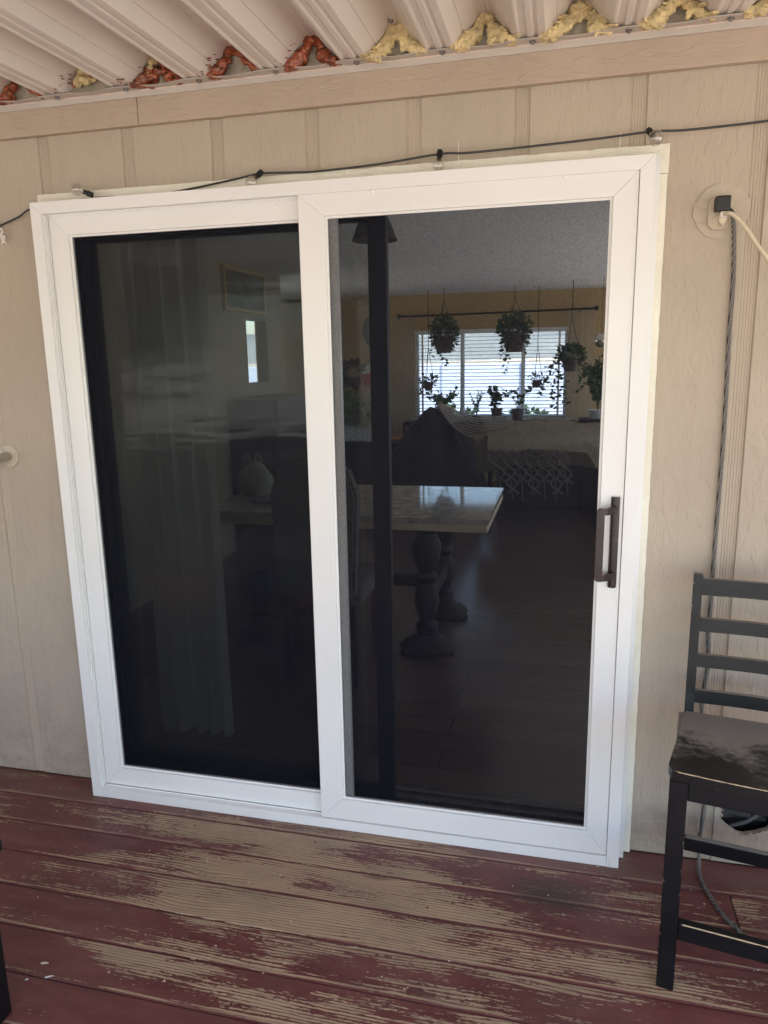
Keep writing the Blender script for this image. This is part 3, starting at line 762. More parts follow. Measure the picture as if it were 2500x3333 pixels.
def panel(name, label, x0, x1, z0, z1, ox0, ox1, oz0, oz1, y0, caps, handle=None):
    t = empty(name, (x0, y0, z0), label=label, cat='screen door')
    iv = Matrix.Translation((-x0, -y0, -z0))
    def ad(o): o.matrix_parent_inverse = iv; return o
    y1 = y0 + .021; q = .00022
    lip = .006
    def member(nm, poly, inner):       # mitred bar with a small sloped bead to the mesh
        bm = bmesh.new(); aprism(bm, poly, y0, y1); bmesh.ops.bevel(bm, geom=list(bm.edges), offset=.0007, segments=1, affect='EDGES')
        ad(done(nm, bm, M['vinyl'], t))
        bm = bmesh.new(); aprism(bm, inner, y0 + .009, y1 - .001); ad(done('glazing_bead', bm, M['vinyl'], t))
    X0, X1, Z0, Z1 = ox0 - lip * .2, ox1 + lip * .2, oz0 - lip * .2, oz1 + lip * .2
    member('stile', [(x0, z0 + q), (X0, Z0 + q), (X0, Z1 - q), (x0, z1 - q)], [(X0, Z0), (ox0 + lip, Z0 + lip), (ox0 + lip, Z1 - lip), (X0, Z1)])
    member('stile', [(X1, Z0 + q), (x1, z0 + q), (x1, z1 - q), (X1, Z1 - q)], [(ox1 - lip, Z0 + lip), (X1, Z0), (X1, Z1), (ox1 - lip, Z1 - lip)])
    member('rail', [(x0 + q, z0), (x1 - q, z0), (X1 - q, Z0), (X0 + q, Z0)], [(X0, Z0), (X1, Z0), (ox1 - lip, Z0 + lip), (ox0 + lip, Z0 + lip)])
    member('rail', [(x0 + q, z1), (X0 + q, Z1), (X1 - q, Z1), (x1 - q, z1)], [(X0, Z1), (ox0 + lip, Z1 - lip), (ox1 - lip, Z1 - lip), (X1, Z1)])
    bm = bmesh.new(); ym = y0 + .0125
    vs = [bm.verts.new(p) for p in ((ox0 - .004, ym, oz0 - .004), (ox1 + .004, ym, oz0 - .004), (ox1 + .004, ym, oz1 + .004), (ox0 - .004, ym, oz1 + .004))]
    bm.faces.new(vs); ad(done('screen_mesh', bm, M['screen'], t))
    for cx, cz in caps:
        ad(lathe('screw_cap', [(.0, .0022), (.0022, .0019), (.0042, .0008), (.0046, 0)], M['vinylcap'], t, 12, Matrix.Translation((cx, y0, cz)) @ Matrix.Rotation(math.pi / 2, 4, 'X')))
    return t, ad
panel('fixed_screen_panel', 'left white framed dark mesh screen panel, set back behind the sliding one', .039, .974, .0385, 1.9835, .104, .908, .106, 1.9245, .0300,
      ((.171, 1.962), (.795, 1.967), (.205, .060), (.76, .062)))
sp, sad = panel('sliding_screen_panel', 'right white framed dark mesh screen panel with the dark pull handle', .8705, 1.7832, .0375, 1.9855, .9475, 1.7210, .1115, 1.9250, .0045,
      ((1.086, 1.980), (1.60, 1.983), (1.085, .055), (1.635, .058)))
# pull handle on the sliding panel
hd = empty('pull_handle'); hd.parent = sp; sad(hd)
prof = [(.0, .0), (-.0118, .0), (-.0118, -.005), (-.0095, -.0105), (-.0055, -.0138), (0, -.015), (.0055, -.0138), (.0095, -.0105), (.0118, -.005), (.0118, 0)]
bm = bmesh.new(); aprism(bm, [(1.7625 + a, .0042 + b) for a, b in prof[1:]], .8905, 1.149, 'z'); bmesh.ops.bevel(bm, geom=[e for e in bm.edges if abs(e.verts[0].co.z - e.verts[1].co.z) < 1e-4], offset=.0008, segments=1, affect='EDGES')
done('handle_base', bm, M['handle'], hd)
for z0_, z1_ in ((1.1055, 1.1235), (.9185, .9365)):      # arms run forward and inward to the grip
    bm = bmesh.new(); aprism(bm, [(1.7680, -.006), (1.7680, -.0125), (1.7400, -.0465), (1.7320, -.0465), (1.7480, -.018), (1.7530, -.006)], z0_, z1_, 'z')
    bmesh.ops.bevel(bm, geom=list(bm.edges), offset=.0008, segments=1, affect='EDGES'); done('handle_arm', bm, M['handle'], hd)
bm = bmesh.new()
aprism(bm, [(1.7120, .9235), (1.7175, .9180), (1.7330, .9180), (1.7330, 1.1240), (1.7175, 1.1240), (1.7120, 1.1185)], -.0490, -.0385)
bmesh.ops.bevel(bm, geom=list(bm.edges), offset=.0012, segments=2, affect='EDGES'); done('handle_grip', bm, M['handle'], hd)

# glass doors behind the screens, dark framed, both standing on the left side
def glass_door(name, label, x0, x1, z0, z1, y, sl, sr, rt, rb):
    t = empty(name, (x0, y, z0), label=label, cat='glass door'); iv = Matrix.Translation((-x0, -y, -z0))
    for nm, a in (('stile', (x0, x0 + sl, z0, z1)), ('stile', (x1 - sr, x1, z0, z1)), ('rail', (x0 + sl, x1 - sr, z0, z0 + rb)), ('rail', (x0 + sl, x1 - sr, z1 - rt, z1))):
        o = box(nm, a[0], a[1], y - .016, y + .016, a[2], a[3], M['darkframe'], t, .002); o.matrix_parent_inverse = iv
    o = box('glass_pane', x0 + sl - .006, x1 - sr + .006, y - .003, y + .003, z0 + rb - .006, z1 - rt + .006, M['glass'], t); o.matrix_parent_inverse = iv
glass_door('glass_door_panel', 'dark framed glass door slid left, its stile seen through the right screen', .028, 1.0950, .034, 1.985, .140, .052, .0560, .056, .060)
glass_door('glass_door_panel', 'dark framed fixed glass pane behind the left screen', .028, .930, .034, 1.985, .185, .060, .055, .062, .062)
th = empty('door_threshold', (.9, .14, 0), label='dull metal threshold track under the glass doors', cat='threshold')
tv = Matrix.Translation((-.9, -.14, 0))
bm = bmesh.new(); abox(bm, .026, 1.794, .0812, .235, .0305, .0335)
for ya in (.118, .160, .205): abox(bm, .026, 1.794, ya, ya + .004, .0336, .043)
done('track_plate', bm, M['ducttape'], th).matrix_parent_inverse = tv
bm = bmesh.new()
for a in ((.0225, .0275), (1.7945, 1.7975)): abox(bm, a[0], a[1], .082, .236, .044, 1.998)
abox(bm, .0278, 1.7942, .082, .236, 1.987, 1.998); done('opening_lining', bm, M['darkframe'], th).matrix_parent_inverse = tv

# ================================================================== WALL FITTINGS
# outlet with its caulked surround
ou = empty('wall_outlet', (2.0, .09, 1.88), label='beige wall outlet on a painted-over peeling round patch, right of the door', cat='outlet'); oinv = Matrix.Translation((-2.0, -.09, -1.88))
def op(o): o.matrix_parent_inverse = oinv; return o
bm = bmesh.new(); rnd = random.Random(9); ring0, ring1, ring2 = [], [], []
NB = 44
for i in range(NB):
    a = 2 * math.pi * i / NB; rr = 1 + .05 * mnoise.noise(Vector((math.cos(a) * 1.5, math.sin(a) * 1.5, 2))) + .035 * mnoise.noise(Vector((math.cos(a) * 5, math.sin(a) * 5, 7)))
    if 2.6 < a < 3.4: rr *= 1.03
    x, z = 1.9965 + .0675 * rr * math.cos(a), 1.889 + .0665 * rr * math.sin(a)
    lift = .0025 + .002 * mnoise.noise(Vector((a * 2, 1, 1)))
    ring0.append(bm.verts.new((x, .0916, z))); ring1.append(bm.verts.new((x, .0905 - lift, z)))
    ring2.append(bm.verts.new((1.9965 + (x - 1.9965) * .80, .0885 - .003 * abs(mnoise.noise(Vector((a * 1.4, 5, 1)))), 1.889 + (z - 1.889) * .80)))
ctr = bm.verts.new((1.9945, .0895, 1.887))
for i in range(NB):
    j = (i + 1) % NB; bm.faces.new((ring0[i], ring0[j], ring1[j], ring1[i])); bm.faces.new((ring1[i], ring1[j], ring2[j], ring2[i])); bm.faces.new((ring2[i], ring2[j], ctr))
op(done('painted_patch', bm, M['patch'], ou, False))
oct_ = [(1.9635, 1.856), (1.9755, 1.8435), (2.006, 1.8435), (2.018, 1.856), (2.018, 1.912), (2.006, 1.924), (1.9755, 1.924), (1.9635, 1.912)]
op(prism('outlet_face', oct_, .0790, .0895, M['plate'], ou, bev=.001))
op(lathe('socket', [(.0, .003), (.0145, .003), (.0165, .0)], M['ivory'], ou, 20, Matrix.Translation((1.9915, .079, 1.8655)) @ Matrix.Rotation(math.pi / 2, 4, 'X')))
bc = empty('braided_power_cord', (2.0, .06, 1.9), label='speckled braided black cord hanging from the black plug down behind the chair', cat='power cord'); binv = Matrix.Translation((-2.0, -.06, -1.9))
bm = bmesh.new(); abox(bm, 1.9745, 2.0100, .046, .0785, 1.8845, 1.9205, .004, 2)
o = done('plug', bm, M['cable'], bc); o.matrix_parent_inverse = binv
o = tube('plug_neck', [(2.006, .058, 1.892), (2.0165, .062, 1.8835), (2.0205, .066, 1.876)], .0042, M['cable'], bc, 8); o.matrix_parent_inverse = binv
o = tube('cord', [(2.0200, .066, 1.879), (2.0285, .078, 1.82), (2.035, .083, 1.725), (2.036, .084, 1.569), (2.040, .084, 1.40), (2.041, .084, 1.243), (2.040, .084, .938), (2.041, .083, .853), (2.040, .083, .75), (2.046, .083, .649),
     (2.040, .081, .589), (2.037, .080, .50), (2.048, .078, .36), (2.062, .076, .216), (2.061, .074, .14), (2.055, .069, .085), (2.055, .050, .026), (2.053, .010, .0065), (2.062, -.056, .0062), (2.085, -.133, .0062), (2.116, -.191, .0062), (2.20, -.29, .0062), (2.36, -.36, .0062)],
     .0056, M['braid'], bc, 8, 6); o.matrix_parent_inverse = binv
wc = empty('ivory_power_cord', (2.0, .06, 1.87), label='ivory cord with flat plug curving off to the right from the outlet', cat='power cord'); winv = Matrix.Translation((-2.0, -.06, -1.87))
bm = bmesh.new(); aprism(bm, [(1.9855, 1.861), (1.9955, 1.848), (2.0045, 1.861), (2.006, 1.8795), (1.9875, 1.8795)], .058, .0755); bmesh.ops.bevel(bm, geom=list(bm.edges), offset=.0015, segments=2, affect='EDGES')
o = done('plug', bm, M['ivory'], wc); o.matrix_parent_inverse = winv
bm = bmesh.new(); abox(bm, 1.9875, 2.0045, .048, .0575, 1.8685, 1.8825, .0015); o = done('strain_relief', bm, M['whiteplastic'], wc); o.matrix_parent_inverse = winv
o = tube('cord', [(1.996, .050, 1.8755), (2.004, .034, 1.8745), (2.018, .030, 1.866), (2.044, .030, 1.838), (2.073, .030, 1.797), (2.104, .030, 1.754), (2.16, .03, 1.66), (2.22, .035, 1.5)], .0052, M['ivory'], wc, 10, 8); o.matrix_parent_inverse = winv

# grab rail at the left edge
gr = empty('grab_rail', (-.264, .088, 1.223), label='brushed steel grab rail with round screw flange at the left edge', cat='grab rail'); ginv = Matrix.Translation((.264, -.088, -1.223))
o = lathe('flange', [(.0, .005), (.037, .005), (.0405, .0035), (.0405, 0)], M['plate'], gr, 28, Matrix.Translation((-.264, .0915, 1.223)) @ Matrix.Rotation(math.pi / 2, 4, 'X')); o.matrix_parent_inverse = ginv
for i in range(6):
    a = i * math.pi / 3 + .5
    o = lathe('flange_screw', [(.0, .0018), (.003, .0014), (.0036, 0)], M['steel'], gr, 8, Matrix.Translation((-.264 + .029 * math.cos(a), .0864, 1.223 + .029 * math.sin(a))) @ Matrix.Rotation(math.pi / 2, 4, 'X')); o.matrix_parent_inverse = ginv
o = tube('rail', [(-.264, .087, 1.223), (-.264, .055, 1.222), (-.272, .030, 1.219), (-.300, .018, 1.213), (-.36, .014, 1.195), (-.6, .012, 1.115)], .0155, M['steel'], gr, 16, 6); o.matrix_parent_inverse = ginv

# string of clear bulbs along the trim
st = empty('string_light', (.9, .06, 2.05), label='black wire string of clear globe bulbs along the top of the door', cat='string light'); sinv = Matrix.Translation((-.9, -.06, -2.05))
def stp(o): o.matrix_parent_inverse = sinv; return o
WIRE = [(-.75, .075, 1.88), (-.40, .078, 1.912), (-.181, .080, 1.977), (-.10, .072, 1.998), (-.048, .063, 2.016), (.05, .066, 2.028), (.20, .070, 2.036), (.37, .066, 2.0285), (.52, .060, 2.0385), (.66, .055, 2.053), (.745, .050, 2.0615), (.84, .054, 2.0585), (.92, .056, 2.0565),
        (1.10, .052, 2.0615), (1.268, .046, 2.0725), (1.34, .050, 2.0705), (1.50, .052, 2.0735), (1.70, .050, 2.079), (1.806, .040, 2.0815), (1.885, .046, 2.0800), (1.99, .055, 2.0840), (2.10, .062, 2.0900), (2.35, .068, 2.105)]
stp(tube('wire', WIRE, .0029, M['cable'], st, 6, 6))
def bulb(base, d, r=.0175):
    d = Vector(d).normalized(); q = d.to_track_quat('Z', 'Y').to_matrix().to_4x4(); m4 = Matrix.Translation(base) @ q
    s = stp(lathe('bulb_socket', [(.0, -.012), (.0075, -.011), (.0085, -.002), (.0085, .006), (.0, .006)], M['cable'], st, 12, m4))
    stp(lathe('bulb_base', [(.0062, .006), (.0066, .012), (.0066, .018), (.0, .0185)], M['cable'], st, 12, m4))
    prof = [(.0064, .0165), (.0078, .021), (.0125, .027)]
    for i in range(10):
        a = -.55 + (math.pi / 2 + .55) * i / 9; prof.append((max(0, r * math.cos(a)), .0375 + r * math.sin(a)))
    b = stp(lathe('bulb', prof, M['bulbglass'], st, 20, m4))
    bm = bmesh.new(); atube(bm, [m4 @ Vector(p) for p in ((-.002, 0, .018), (-.005, 0, .030), (-.003, .001, .034), (0, 0, .032), (.003, -.001, .034), (.005, 0, .030), (.002, 0, .018))], .0005, 5)
    f = done('filament', bm, M['bulbmetal'], b); 
bulb((.182, .045, 2.043), (-.75, -.25, .28)); bulb((.742, .047, 2.060), (-.35, -.45, -.55)); bulb((1.268, .043, 2.071), (-.02, -.45, -.8), .016); bulb((1.806, .036, 2.080), (.32, -.75, -.62), .019)

for i, (x, z0_, z1_, dx) in enumerate(((1.313, 2.062, 2.108, 0.0), (1.736, 2.062, 2.097, .002))):
    n_ = empty('loose_nail', (x, .088, z0_), label=('thin pale nail standing up from the trim, left of the middle', 'thin pale nail above the trim beside the rightmost bulb')[i], cat='nail', group='nails above the trim')
    o = tube('shank', [(0, .0, 0), (dx, .0, z1_ - z0_)], .0013, M['nail'], n_, 6)
    o = lathe('head', [(.0, 0), (.0028, 0), (.0028, .001), (.0, .0012)], M['nail'], n_, 8, Matrix.Translation((dx, 0, z1_ - z0_)))
# small plastic hook clip holding the wire at the left
hk = empty('hook_clip', (-.17, .085, 1.95), label='small white plastic hook clip holding the wire at the left edge', cat='hook'); hinv = Matrix.Translation((.17, -.085, -1.95))
for nm, pts in (('clip_body', [(-.187, .074, 1.992), (-.183, .072, 1.975), (-.178, .073, 1.957), (-.172, .074, 1.944), (-.166, .075, 1.936)]),
                ('clip_loop', [(-.176, .072, 1.966), (-.168, .068, 1.966), (-.164, .068, 1.954), (-.172, .070, 1.949), (-.178, .072, 1.952)]),
                ('clip_hook', [(-.178, .074, 1.957), (-.176, .074, 1.938), (-.170, .074, 1.928), (-.164, .074, 1.938), (-.166, .074, 1.945)]),
                ('clip_foot', [(-.175, .074, 1.922), (-.170, .074, 1.927), (-.160, .074, 1.923)])):
    o = tube(nm, pts, .0024, M['whiteplastic'], hk, 6, 4); o.matrix_parent_inverse = hinv

# ================================================================== CHAIRS
def make_chair(label, group):
    t = empty('black_chair', label=label, cat='chair', group=group)
    W = .405; LW = .040
    def leg(nm, segs):
        bm = bmesh.new()
        rings = [[bm.verts.new((x, y, z)) for x, y in ((x0, y0), (x1, y0), (x1, y1), (x0, y1))] for x0, x1, y0, y1, z in segs]
        for a, b in zip(rings, rings[1:]):
            for i in range(4): bm.faces.new((a[i], a[(i + 1) % 4], b[(i + 1) % 4], b[i]))
        bm.faces.new(rings[0][::-1]); bm.faces.new(rings[-1]); bmesh.ops.bevel(bm, geom=list(bm.edges), offset=.0022, segments=2, affect='EDGES')
        return done(nm, bm, M['black'], t)
    for m in (0, 1):
        def mx(a, b): return (a, b) if not m else (W - b, W - a)
        a, b = mx(0, .040); leg('leg', [(a, b, 0, .036, 0), (a, b, 0, .036, .565)])
        a, b = mx(.022, .046); ysh = [(.405, .435, 0), (.372, .402, .30), (.366, .398, .56), (.376, .402, .62), (.404, .426, .95)]
        leg('back_post', [(a, b, y0, y1, z) for y0, y1, z in ysh])
    # seat: broad front, narrower back, rounded front corners, slightly dished
    bm = bmesh.new(); nx, ny = 14, 12; top = []
    def sp_(i, j):
        v = j / ny; u = i / nx; y = -.014 + .380 * v
        ins = .033 * v - .007 + (.012 * max(0, 1 - v / .07) ** 2 if True else 0)
        x = ins + (W - 2 * ins) * u; z = .598 - .028 * v - .006 * math.sin(math.pi * u) * math.sin(math.pi * min(1, v * 1.1))
        y -= .010 * math.sin(math.pi * u) * (1 - v)
        return x, y, z
    T = [[bm.verts.new(sp_(i, j)) for j in range(ny + 1)] for i in range(nx + 1)]
    B = [[bm.verts.new((v.co.x, v.co.y, v.co.z - .024)) for v in c] for c in T]
    for i in range(nx):
        for j in range(ny): bm.faces.new((T[i][j], T[i + 1][j], T[i + 1][j + 1], T[i][j + 1])); bm.faces.new((B[i][j], B[i][j + 1], B[i + 1][j + 1], B[i + 1][j]))
    per = [(i, 0) for i in range(nx)] + [(nx, j) for j in range(ny)] + [(i, ny) for i in range(nx, 0, -1)] + [(0, j) for j in range(ny, 0, -1)]
    rim = []
    for a, b in zip(per, per[1:] + per[:1]): bm.faces.new((T[a[0]][a[1]], B[a[0]][a[1]], B[b[0]][b[1]], T[b[0]][b[1]]))
    bm.edges.ensure_lookup_table()
    rimE = [e for e in bm.edges if len(e.link_faces) == 2 and e.calc_face_angle(0) > .8]
    bmesh.ops.bevel(bm, geom=rimE, offset=.005, segments=2, affect='EDGES')
    done('seat', bm, M['black'], t, True)
    bm = bmesh.new(); pts = [Vector(sp_(nx * (.03 + .94 * i / 40), 0)) + Vector((0, .0008 + .0008 * mnoise.noise(Vector((i * .8, 0, 0))), -.0020)) for i in range(41)]
    atube(bm, pts, lambda i, m: .0016 + .0011 * mnoise.noise(Vector((i * .5, 2, 0))), 6); done('worn_edge', bm, M['rawwood'], t, True)
    bm = bmesh.new(); atube(bm, [(.05 + (W - .1) * i / 20, .0073, .1868) for i in range(21)], lambda i, m: .0017 + .001 * mnoise.noise(Vector((i * .5, 7, 0))), 6); done('worn_edge', bm, M['rawwood'], t, True)
    def bar(nm, x0, x1, y0, y1, z0, z1): return box(nm, x0, x1, y0, y1, z0, z1, M['black'], t, .003, 2)
    bar('apron', .0405, W - .0405, .006, .026, .515, .571)
    bar('apron', .008, .028, .0365, .364, .515, .566); bar('apron', W - .028, W - .008, .0365, .364, .515, .566)
    bar('stretcher', .0405, W - .0405, .006, .030, .142, .188)
    bar('stretcher', .012, .032, .0365, .37, .10, .142); bar('stretcher', W - .032, W - .012, .0365, .37, .10, .142)
    bar('stretcher', .0465, W - .0465, .385, .405, .130, .172)
    for z0_, z1_, yy in ((.893, .938, .402), (.793, .829, .393), (.694, .729, .384), (.594, .629, .3745)):
        bm = bmesh.new(); pr = None; n = 10
        for i in range(n + 1):
            u = i / n; x = .0462 + (W - .0924) * u; c = .010 * math.sin(math.pi * u)
            cur = [bm.verts.new(p) for p in ((x, yy + c, z0_), (x, yy + .015 + c, z0_), (x, yy + .018 + c, z1_), (x, yy + .003 + c, z1_))]
            if pr:
                for k in range(4): bm.faces.new((pr[k], pr[(k + 1) % 4], cur[(k + 1) % 4], cur[k]))
            else: bm.faces.new(cur)
            pr = cur
        bm.faces.new(pr[::-1]); done('back_slat', bm, M['black'], t)
    return t
ch = make_chair('black ladder back wooden chair with chipped dusty seat at the right', 'black chairs on the deck')
ch.location = (1.8815, -.4275, .0); ch.rotation_euler = (0, 0, math.radians(-9.5))

bn = empty('black_stool', (.3, -.87, 0), label='black painted stool whose chipped leg shows at the lower left corner', cat='stool'); nin = Matrix.Translation((-.3, .87, 0))
for lx, ly in ((.315, -.892), (-.06, -.892), (.315, -1.26), (-.06, -1.26)):
    box('leg', lx, lx + .05, ly, ly + .05, 0, .43, M['black'], bn, .003, 2).matrix_parent_inverse = nin
for a in ((-.0095, .3145, -.88, -.86), (-.0095, .3145, -1.235, -1.215)): box('apron', a[0], a[1], a[2], a[3], .36, .43, M['black'], bn, .002).matrix_parent_inverse = nin
box('seat', -.08, .385, -1.28, -.822, .431, .46, M['black'], bn, .006, 2).matrix_parent_inverse = nin

# ================================================================== INSIDE THE HOUSE
rnd = random.Random(31)
def pinv(o, t): o.matrix_parent_inverse = Matrix.Translation(t.location).inverted(); return o
# far window with blinds
win = empty('far_window', (.715, YF, WZ0), label='wide bright window with white blinds on the far wall', cat='window')
for nm, a in (('frame', (WX0, WX0 + .04, WZ0, WZ1)), ('frame', (WX1 - .04, WX1, WZ0, WZ1)), ('frame', (WX0 + .04, WX1 - .04, WZ0, WZ0 + .035)), ('frame', (WX0 + .04, WX1 - .04, WZ1 - .035, WZ1)),
              ('mullion', (.36, .405, WZ0 + .035, WZ1 - .035)), ('mullion', (1.09, 1.135, WZ0 + .035, WZ1 - .035))):
    pinv(box(nm, a[0], a[1], YF + .04, YF + .10, a[2], a[3], M['winframe'], win), win)
for a in ((WX0 + .04, .36), (.405, 1.09), (1.135, WX1 - .04)):
    pinv(box('pane', a[0], a[1], YF + .066, YF + .072, WZ0 + .035, WZ1 - .035, M['winglass'], win), win)
pinv(box('sill', WX0 - .05, WX1 + .05, YF - .07, YF + .03, WZ0 - .03, WZ0 - .002, M['winframe'], win), win)
bl = empty('window_blind', (.715, YF - .01, WZ1), label='open white slatted blind hanging in the far window', cat='blind')
pinv(box('head_rail', WX0 + .002, WX1 - .002, YF - .03, YF + .02, WZ1 - .05, WZ1 - .002, M['blind'], bl), bl)
bm = bmesh.new(); abox(bm, WX0 + .005, WX1 - .005, -.021, .021, -.0011, .0011); sm = bpy.data.meshes.new('slat'); bm.to_mesh(sm); bm.free(); sm.materials.append(M['blind'])
for i in range(23):
    o = bpy.data.objects.new('slat', sm); col.objects.link(o); o.parent = bl; pinv(o, bl)
    o.location = (0, YF - .004, WZ0 + .03 + .0425 * i); o.rotation_euler = (math.radians(8), 0, 0)
for x in (-.1, .38, 1.11, 1.53):
    pinv(box('ladder_tape', x - .012, x + .012, YF - .0285, YF - .0265, WZ0 + .02, WZ1 - .05, M['blind'], bl), bl)
rod = empty('curtain_rod', (.78, 6.9, 2.05), label='dark curtain rod with end knobs above the far window', cat='curtain rod')
pinv(tube('rod', [(-.36, 6.9, 2.04), (1.92, 6.9, 2.065)], .011, M['darkwood'], rod, 8), rod)
for x, z in ((-.37, 2.04), (1.93, 2.065)):
    pinv(lathe('finial', [(0, -.03), (.02, -.02), (.026, 0), (.02, .02), (0, .03)], M['darkwood'], rod, 10, Matrix.Translation((x, 6.9, z))), rod)
for x in (-.2, 1.75): pinv(box('bracket', x - .01, x + .01, 6.905, 6.999, 2.03, 2.045, M['darkwood'], rod), rod)
def cloth(name, x0, x1, y, z0, z1, folds, amp, mat, label, cat):
    bm = bmesh.new(); n = folds * 8; pr = None
    for i in range(n + 1):
        u = i / n; cur = []
        for j in range(9):
            v = j / 8; a = amp * (.6 + .4 * v)
            cur.append(bm.verts.new((x0 + (x1 - x0) * u + .01 * math.sin(v * 3 + u * 9), y + a * math.sin(u * folds * 2 * math.pi + .4 * math.sin(v * 2.5)), z1 + (z0 - z1) * v)))
        if pr:
            for j in range(8): bm.faces.new((pr[j], cur[j], cur[j + 1], pr[j + 1]))
        pr = cur
    return tag(done(name, bm, mat, None, True), label, cat)
cloth('sheer_curtain', -.50, -.17, 6.84, .55, 2.03, 5, .025, M['sheer'], 'pale sheer curtain on the left of the far window', 'curtain')
cloth('sheer_curtain', 1.60, 1.92, 6.84, .55, 2.05, 5, .025, M['sheer'], 'pale sheer curtain on the right of the far window', 'curtain')
cloth('drape', .045, .375, .40, .07, 1.99, 5, .028, M['drape'], 'grey drape hanging in folds behind the left glass pane', 'curtain')
# hanging and potted plants
def pot(t, c, r0, r1, h, mat):
    pinv(lathe('pot', [(r0, 0), (r1, h), (r1 * 1.06, h), (r1 * 1.06, h * .86), (r1 * .9, h * .9), (0, h * .9)], mat, t, 16, Matrix.Translation(c)), t)
def hanging(c, r, nleaf, spread, label, top, size=.05, vines=(), mat='leaf', potm='terra'):
    t = empty('hanging_plant', c, label=label, cat='hanging plant', group='hanging plants in the room')
    pot(t, (c[0], c[1], c[2] - r), r * .55, r * .85, r * 1.3, M[potm])
    bm = bmesh.new()
    for a in (0, 2.1, 4.2): atube(bm, [(c[0] + r * .85 * math.cos(a), c[1] + r * .85 * math.sin(a), c[2] + r * .25), (c[0], c[1], min(top - .02, c[2] + .42))], .003, 5)
    atube(bm, [(c[0], c[1], min(top - .02, c[2] + .42)), (c[0], c[1], top)], .004, 5); pinv(done('hanger', bm, M['darkwood'], t), t)
    bm = bmesh.new(); leaves(bm, (c[0], c[1], c[2] + r * .45), nleaf, size, spread, rnd)
    for dx, dy, ln in vines:
        x, y, z = c[0] + dx * .5, c[1] + dy * .5, c[2] + .02
        n = int(ln / .028)
        for i in range(n):
            f = i / n; p = Vector((x + dx * min(1, f * 2.5) * .5 + .02 * math.sin(i * .9), y + dy * .5, z - ln * f))
            for _ in range(2): aleaf(bm, p, Vector((rnd.gauss(0, 1), rnd.gauss(0, .6), rnd.uniform(-1, .3))).normalized(), size * rnd.uniform(.7, 1.3), rnd)
    pinv(done('foliage', bm, M[mat], t), t); return t
hanging((.29, 6.2, 1.74), .145, 620, (.15, .15, .19), 'left one of the two bushy plants hung before the far window', ZC, .05, ((-.12, 0, .22), (.0, -.05, .32), (.1, 0, .15)))
hanging((1.06, 6.2, 1.75), .16, 700, (.17, .16, .19), 'right one of the two bushy plants hung before the far window', ZC, .055, ((-.15, 0, .25), (-.08, -.05, .42), (.12, 0, .2)))
hanging((1.66, 6.0, 1.50), .12, 320, (.13, .12, .10), 'trailing vine plant hung at the right edge of the far window', ZC, .055, ((-.22, 0, .30), (-.16, 0, .55), (-.06, -.05, .50), (.1, 0, .35), (-.30, 0, .42)))
hanging((.06, 6.5, 1.25), .075, 60, (.11, .09, .07), 'small pot hung on two cords at the left of the far window', ZC, .05, ((-.1, 0, .1),))
hanging((1.30, 6.5, 1.26), .065, 45, (.10, .08, .06), 'small pot hung low in the right window section', ZC, .045)
ps = empty('plant_shelf', (.75, 6.75, 0), label='dark narrow shelf under the far window carrying pots', cat='shelf')
pinv(box('top', -.25, 1.75, 6.60, 6.90, .775, .80, M['darkwood'], ps), ps)
for x in (-.22, .75, 1.70): pinv(box('leg', x, x + .03, 6.62, 6.88, ZF, .774, M['darkwood'], ps), ps)
def potted(c, r, h, height, spread, nleaf, label, mat='leaf', potm='terra', size=.055, stems=5):
    t = empty('potted_plant', c, label=label, cat='potted plant', group='potted plants in the room')
    pot(t, c, r * .75, r, h, M[potm])
    b1 = bmesh.new(); b2 = bmesh.new()
    for _ in range(stems):
        tx, ty = c[0] + rnd.uniform(-1, 1) * spread, c[1] + rnd.uniform(-1, 1) * spread * .5; tz = c[2] + h + height * rnd.uniform(.6, 1)
        pts = catmull([(c[0], c[1], c[2] + h * .85), ((c[0] * 1.4 + tx * .6) / 2, (c[1] + ty) / 2, c[2] + h + (tz - c[2] - h) * .55), (tx, ty, tz)], 6)
        atube(b1, pts, .004, 5)
        for p in pts[3:]:
            for _k in range(max(1, nleaf // (stems * 9))):
                d = Vector((rnd.gauss(0, 1), rnd.gauss(0, .7), rnd.uniform(-.4, .8))).normalized(); aleaf(b2, p, d, size * rnd.uniform(.6, 1.3), rnd)
    pinv(done('stems', b1, M['leaf'], t), t); pinv(done('foliage', b2, M[mat], t), t)
potted((.17, 6.75, .80), .07, .11, .30, .26, 160, 'spreading leafy plant left of the pots on the window shelf', 'leaf2', 'terra', .065, 8)
potted((.595, 6.75, .80), .055, .06, .30, .09, 140, 'thin twiggy plant between the left leafy plant and the big pots', 'leaf', 'terra', .03, 6)
potted((.83, 6.75, .80), .068, .145, .26, .16, 110, 'leafy plant in a tapered pot, third along the window shelf', 'leaf', 'terra', .07, 6)
potted((1.075, 6.75, .80), .072, .14, .30, .20, 90, 'thin stemmed plant in the squarish pot below the right mullion', 'leaf', 'terra', .055, 6)
sd_ = empty('plant_stand', (1.93, 5.5, 0), label='dark stand at the right carrying the white pot', cat='stand')
pinv(box('top', 1.75, 2.2, 5.35, 5.65, .90, .93, M['darkwood'], sd_), sd_); pinv(box('body', 1.8, 2.15, 5.38, 5.62, ZF, .899, M['darkwood'], sd_), sd_)
potted((1.93, 5.5, .931), .09, .085, .60, .16, 260, 'tall leafy plant in a white pot at the right of the room', 'leaf', 'whitepot', .07, 9)
gl_ = empty('hanging_globe', (1.94, 5.55, 1.68), label='shiny globe ornament at the right edge of the screen', cat='ornament')
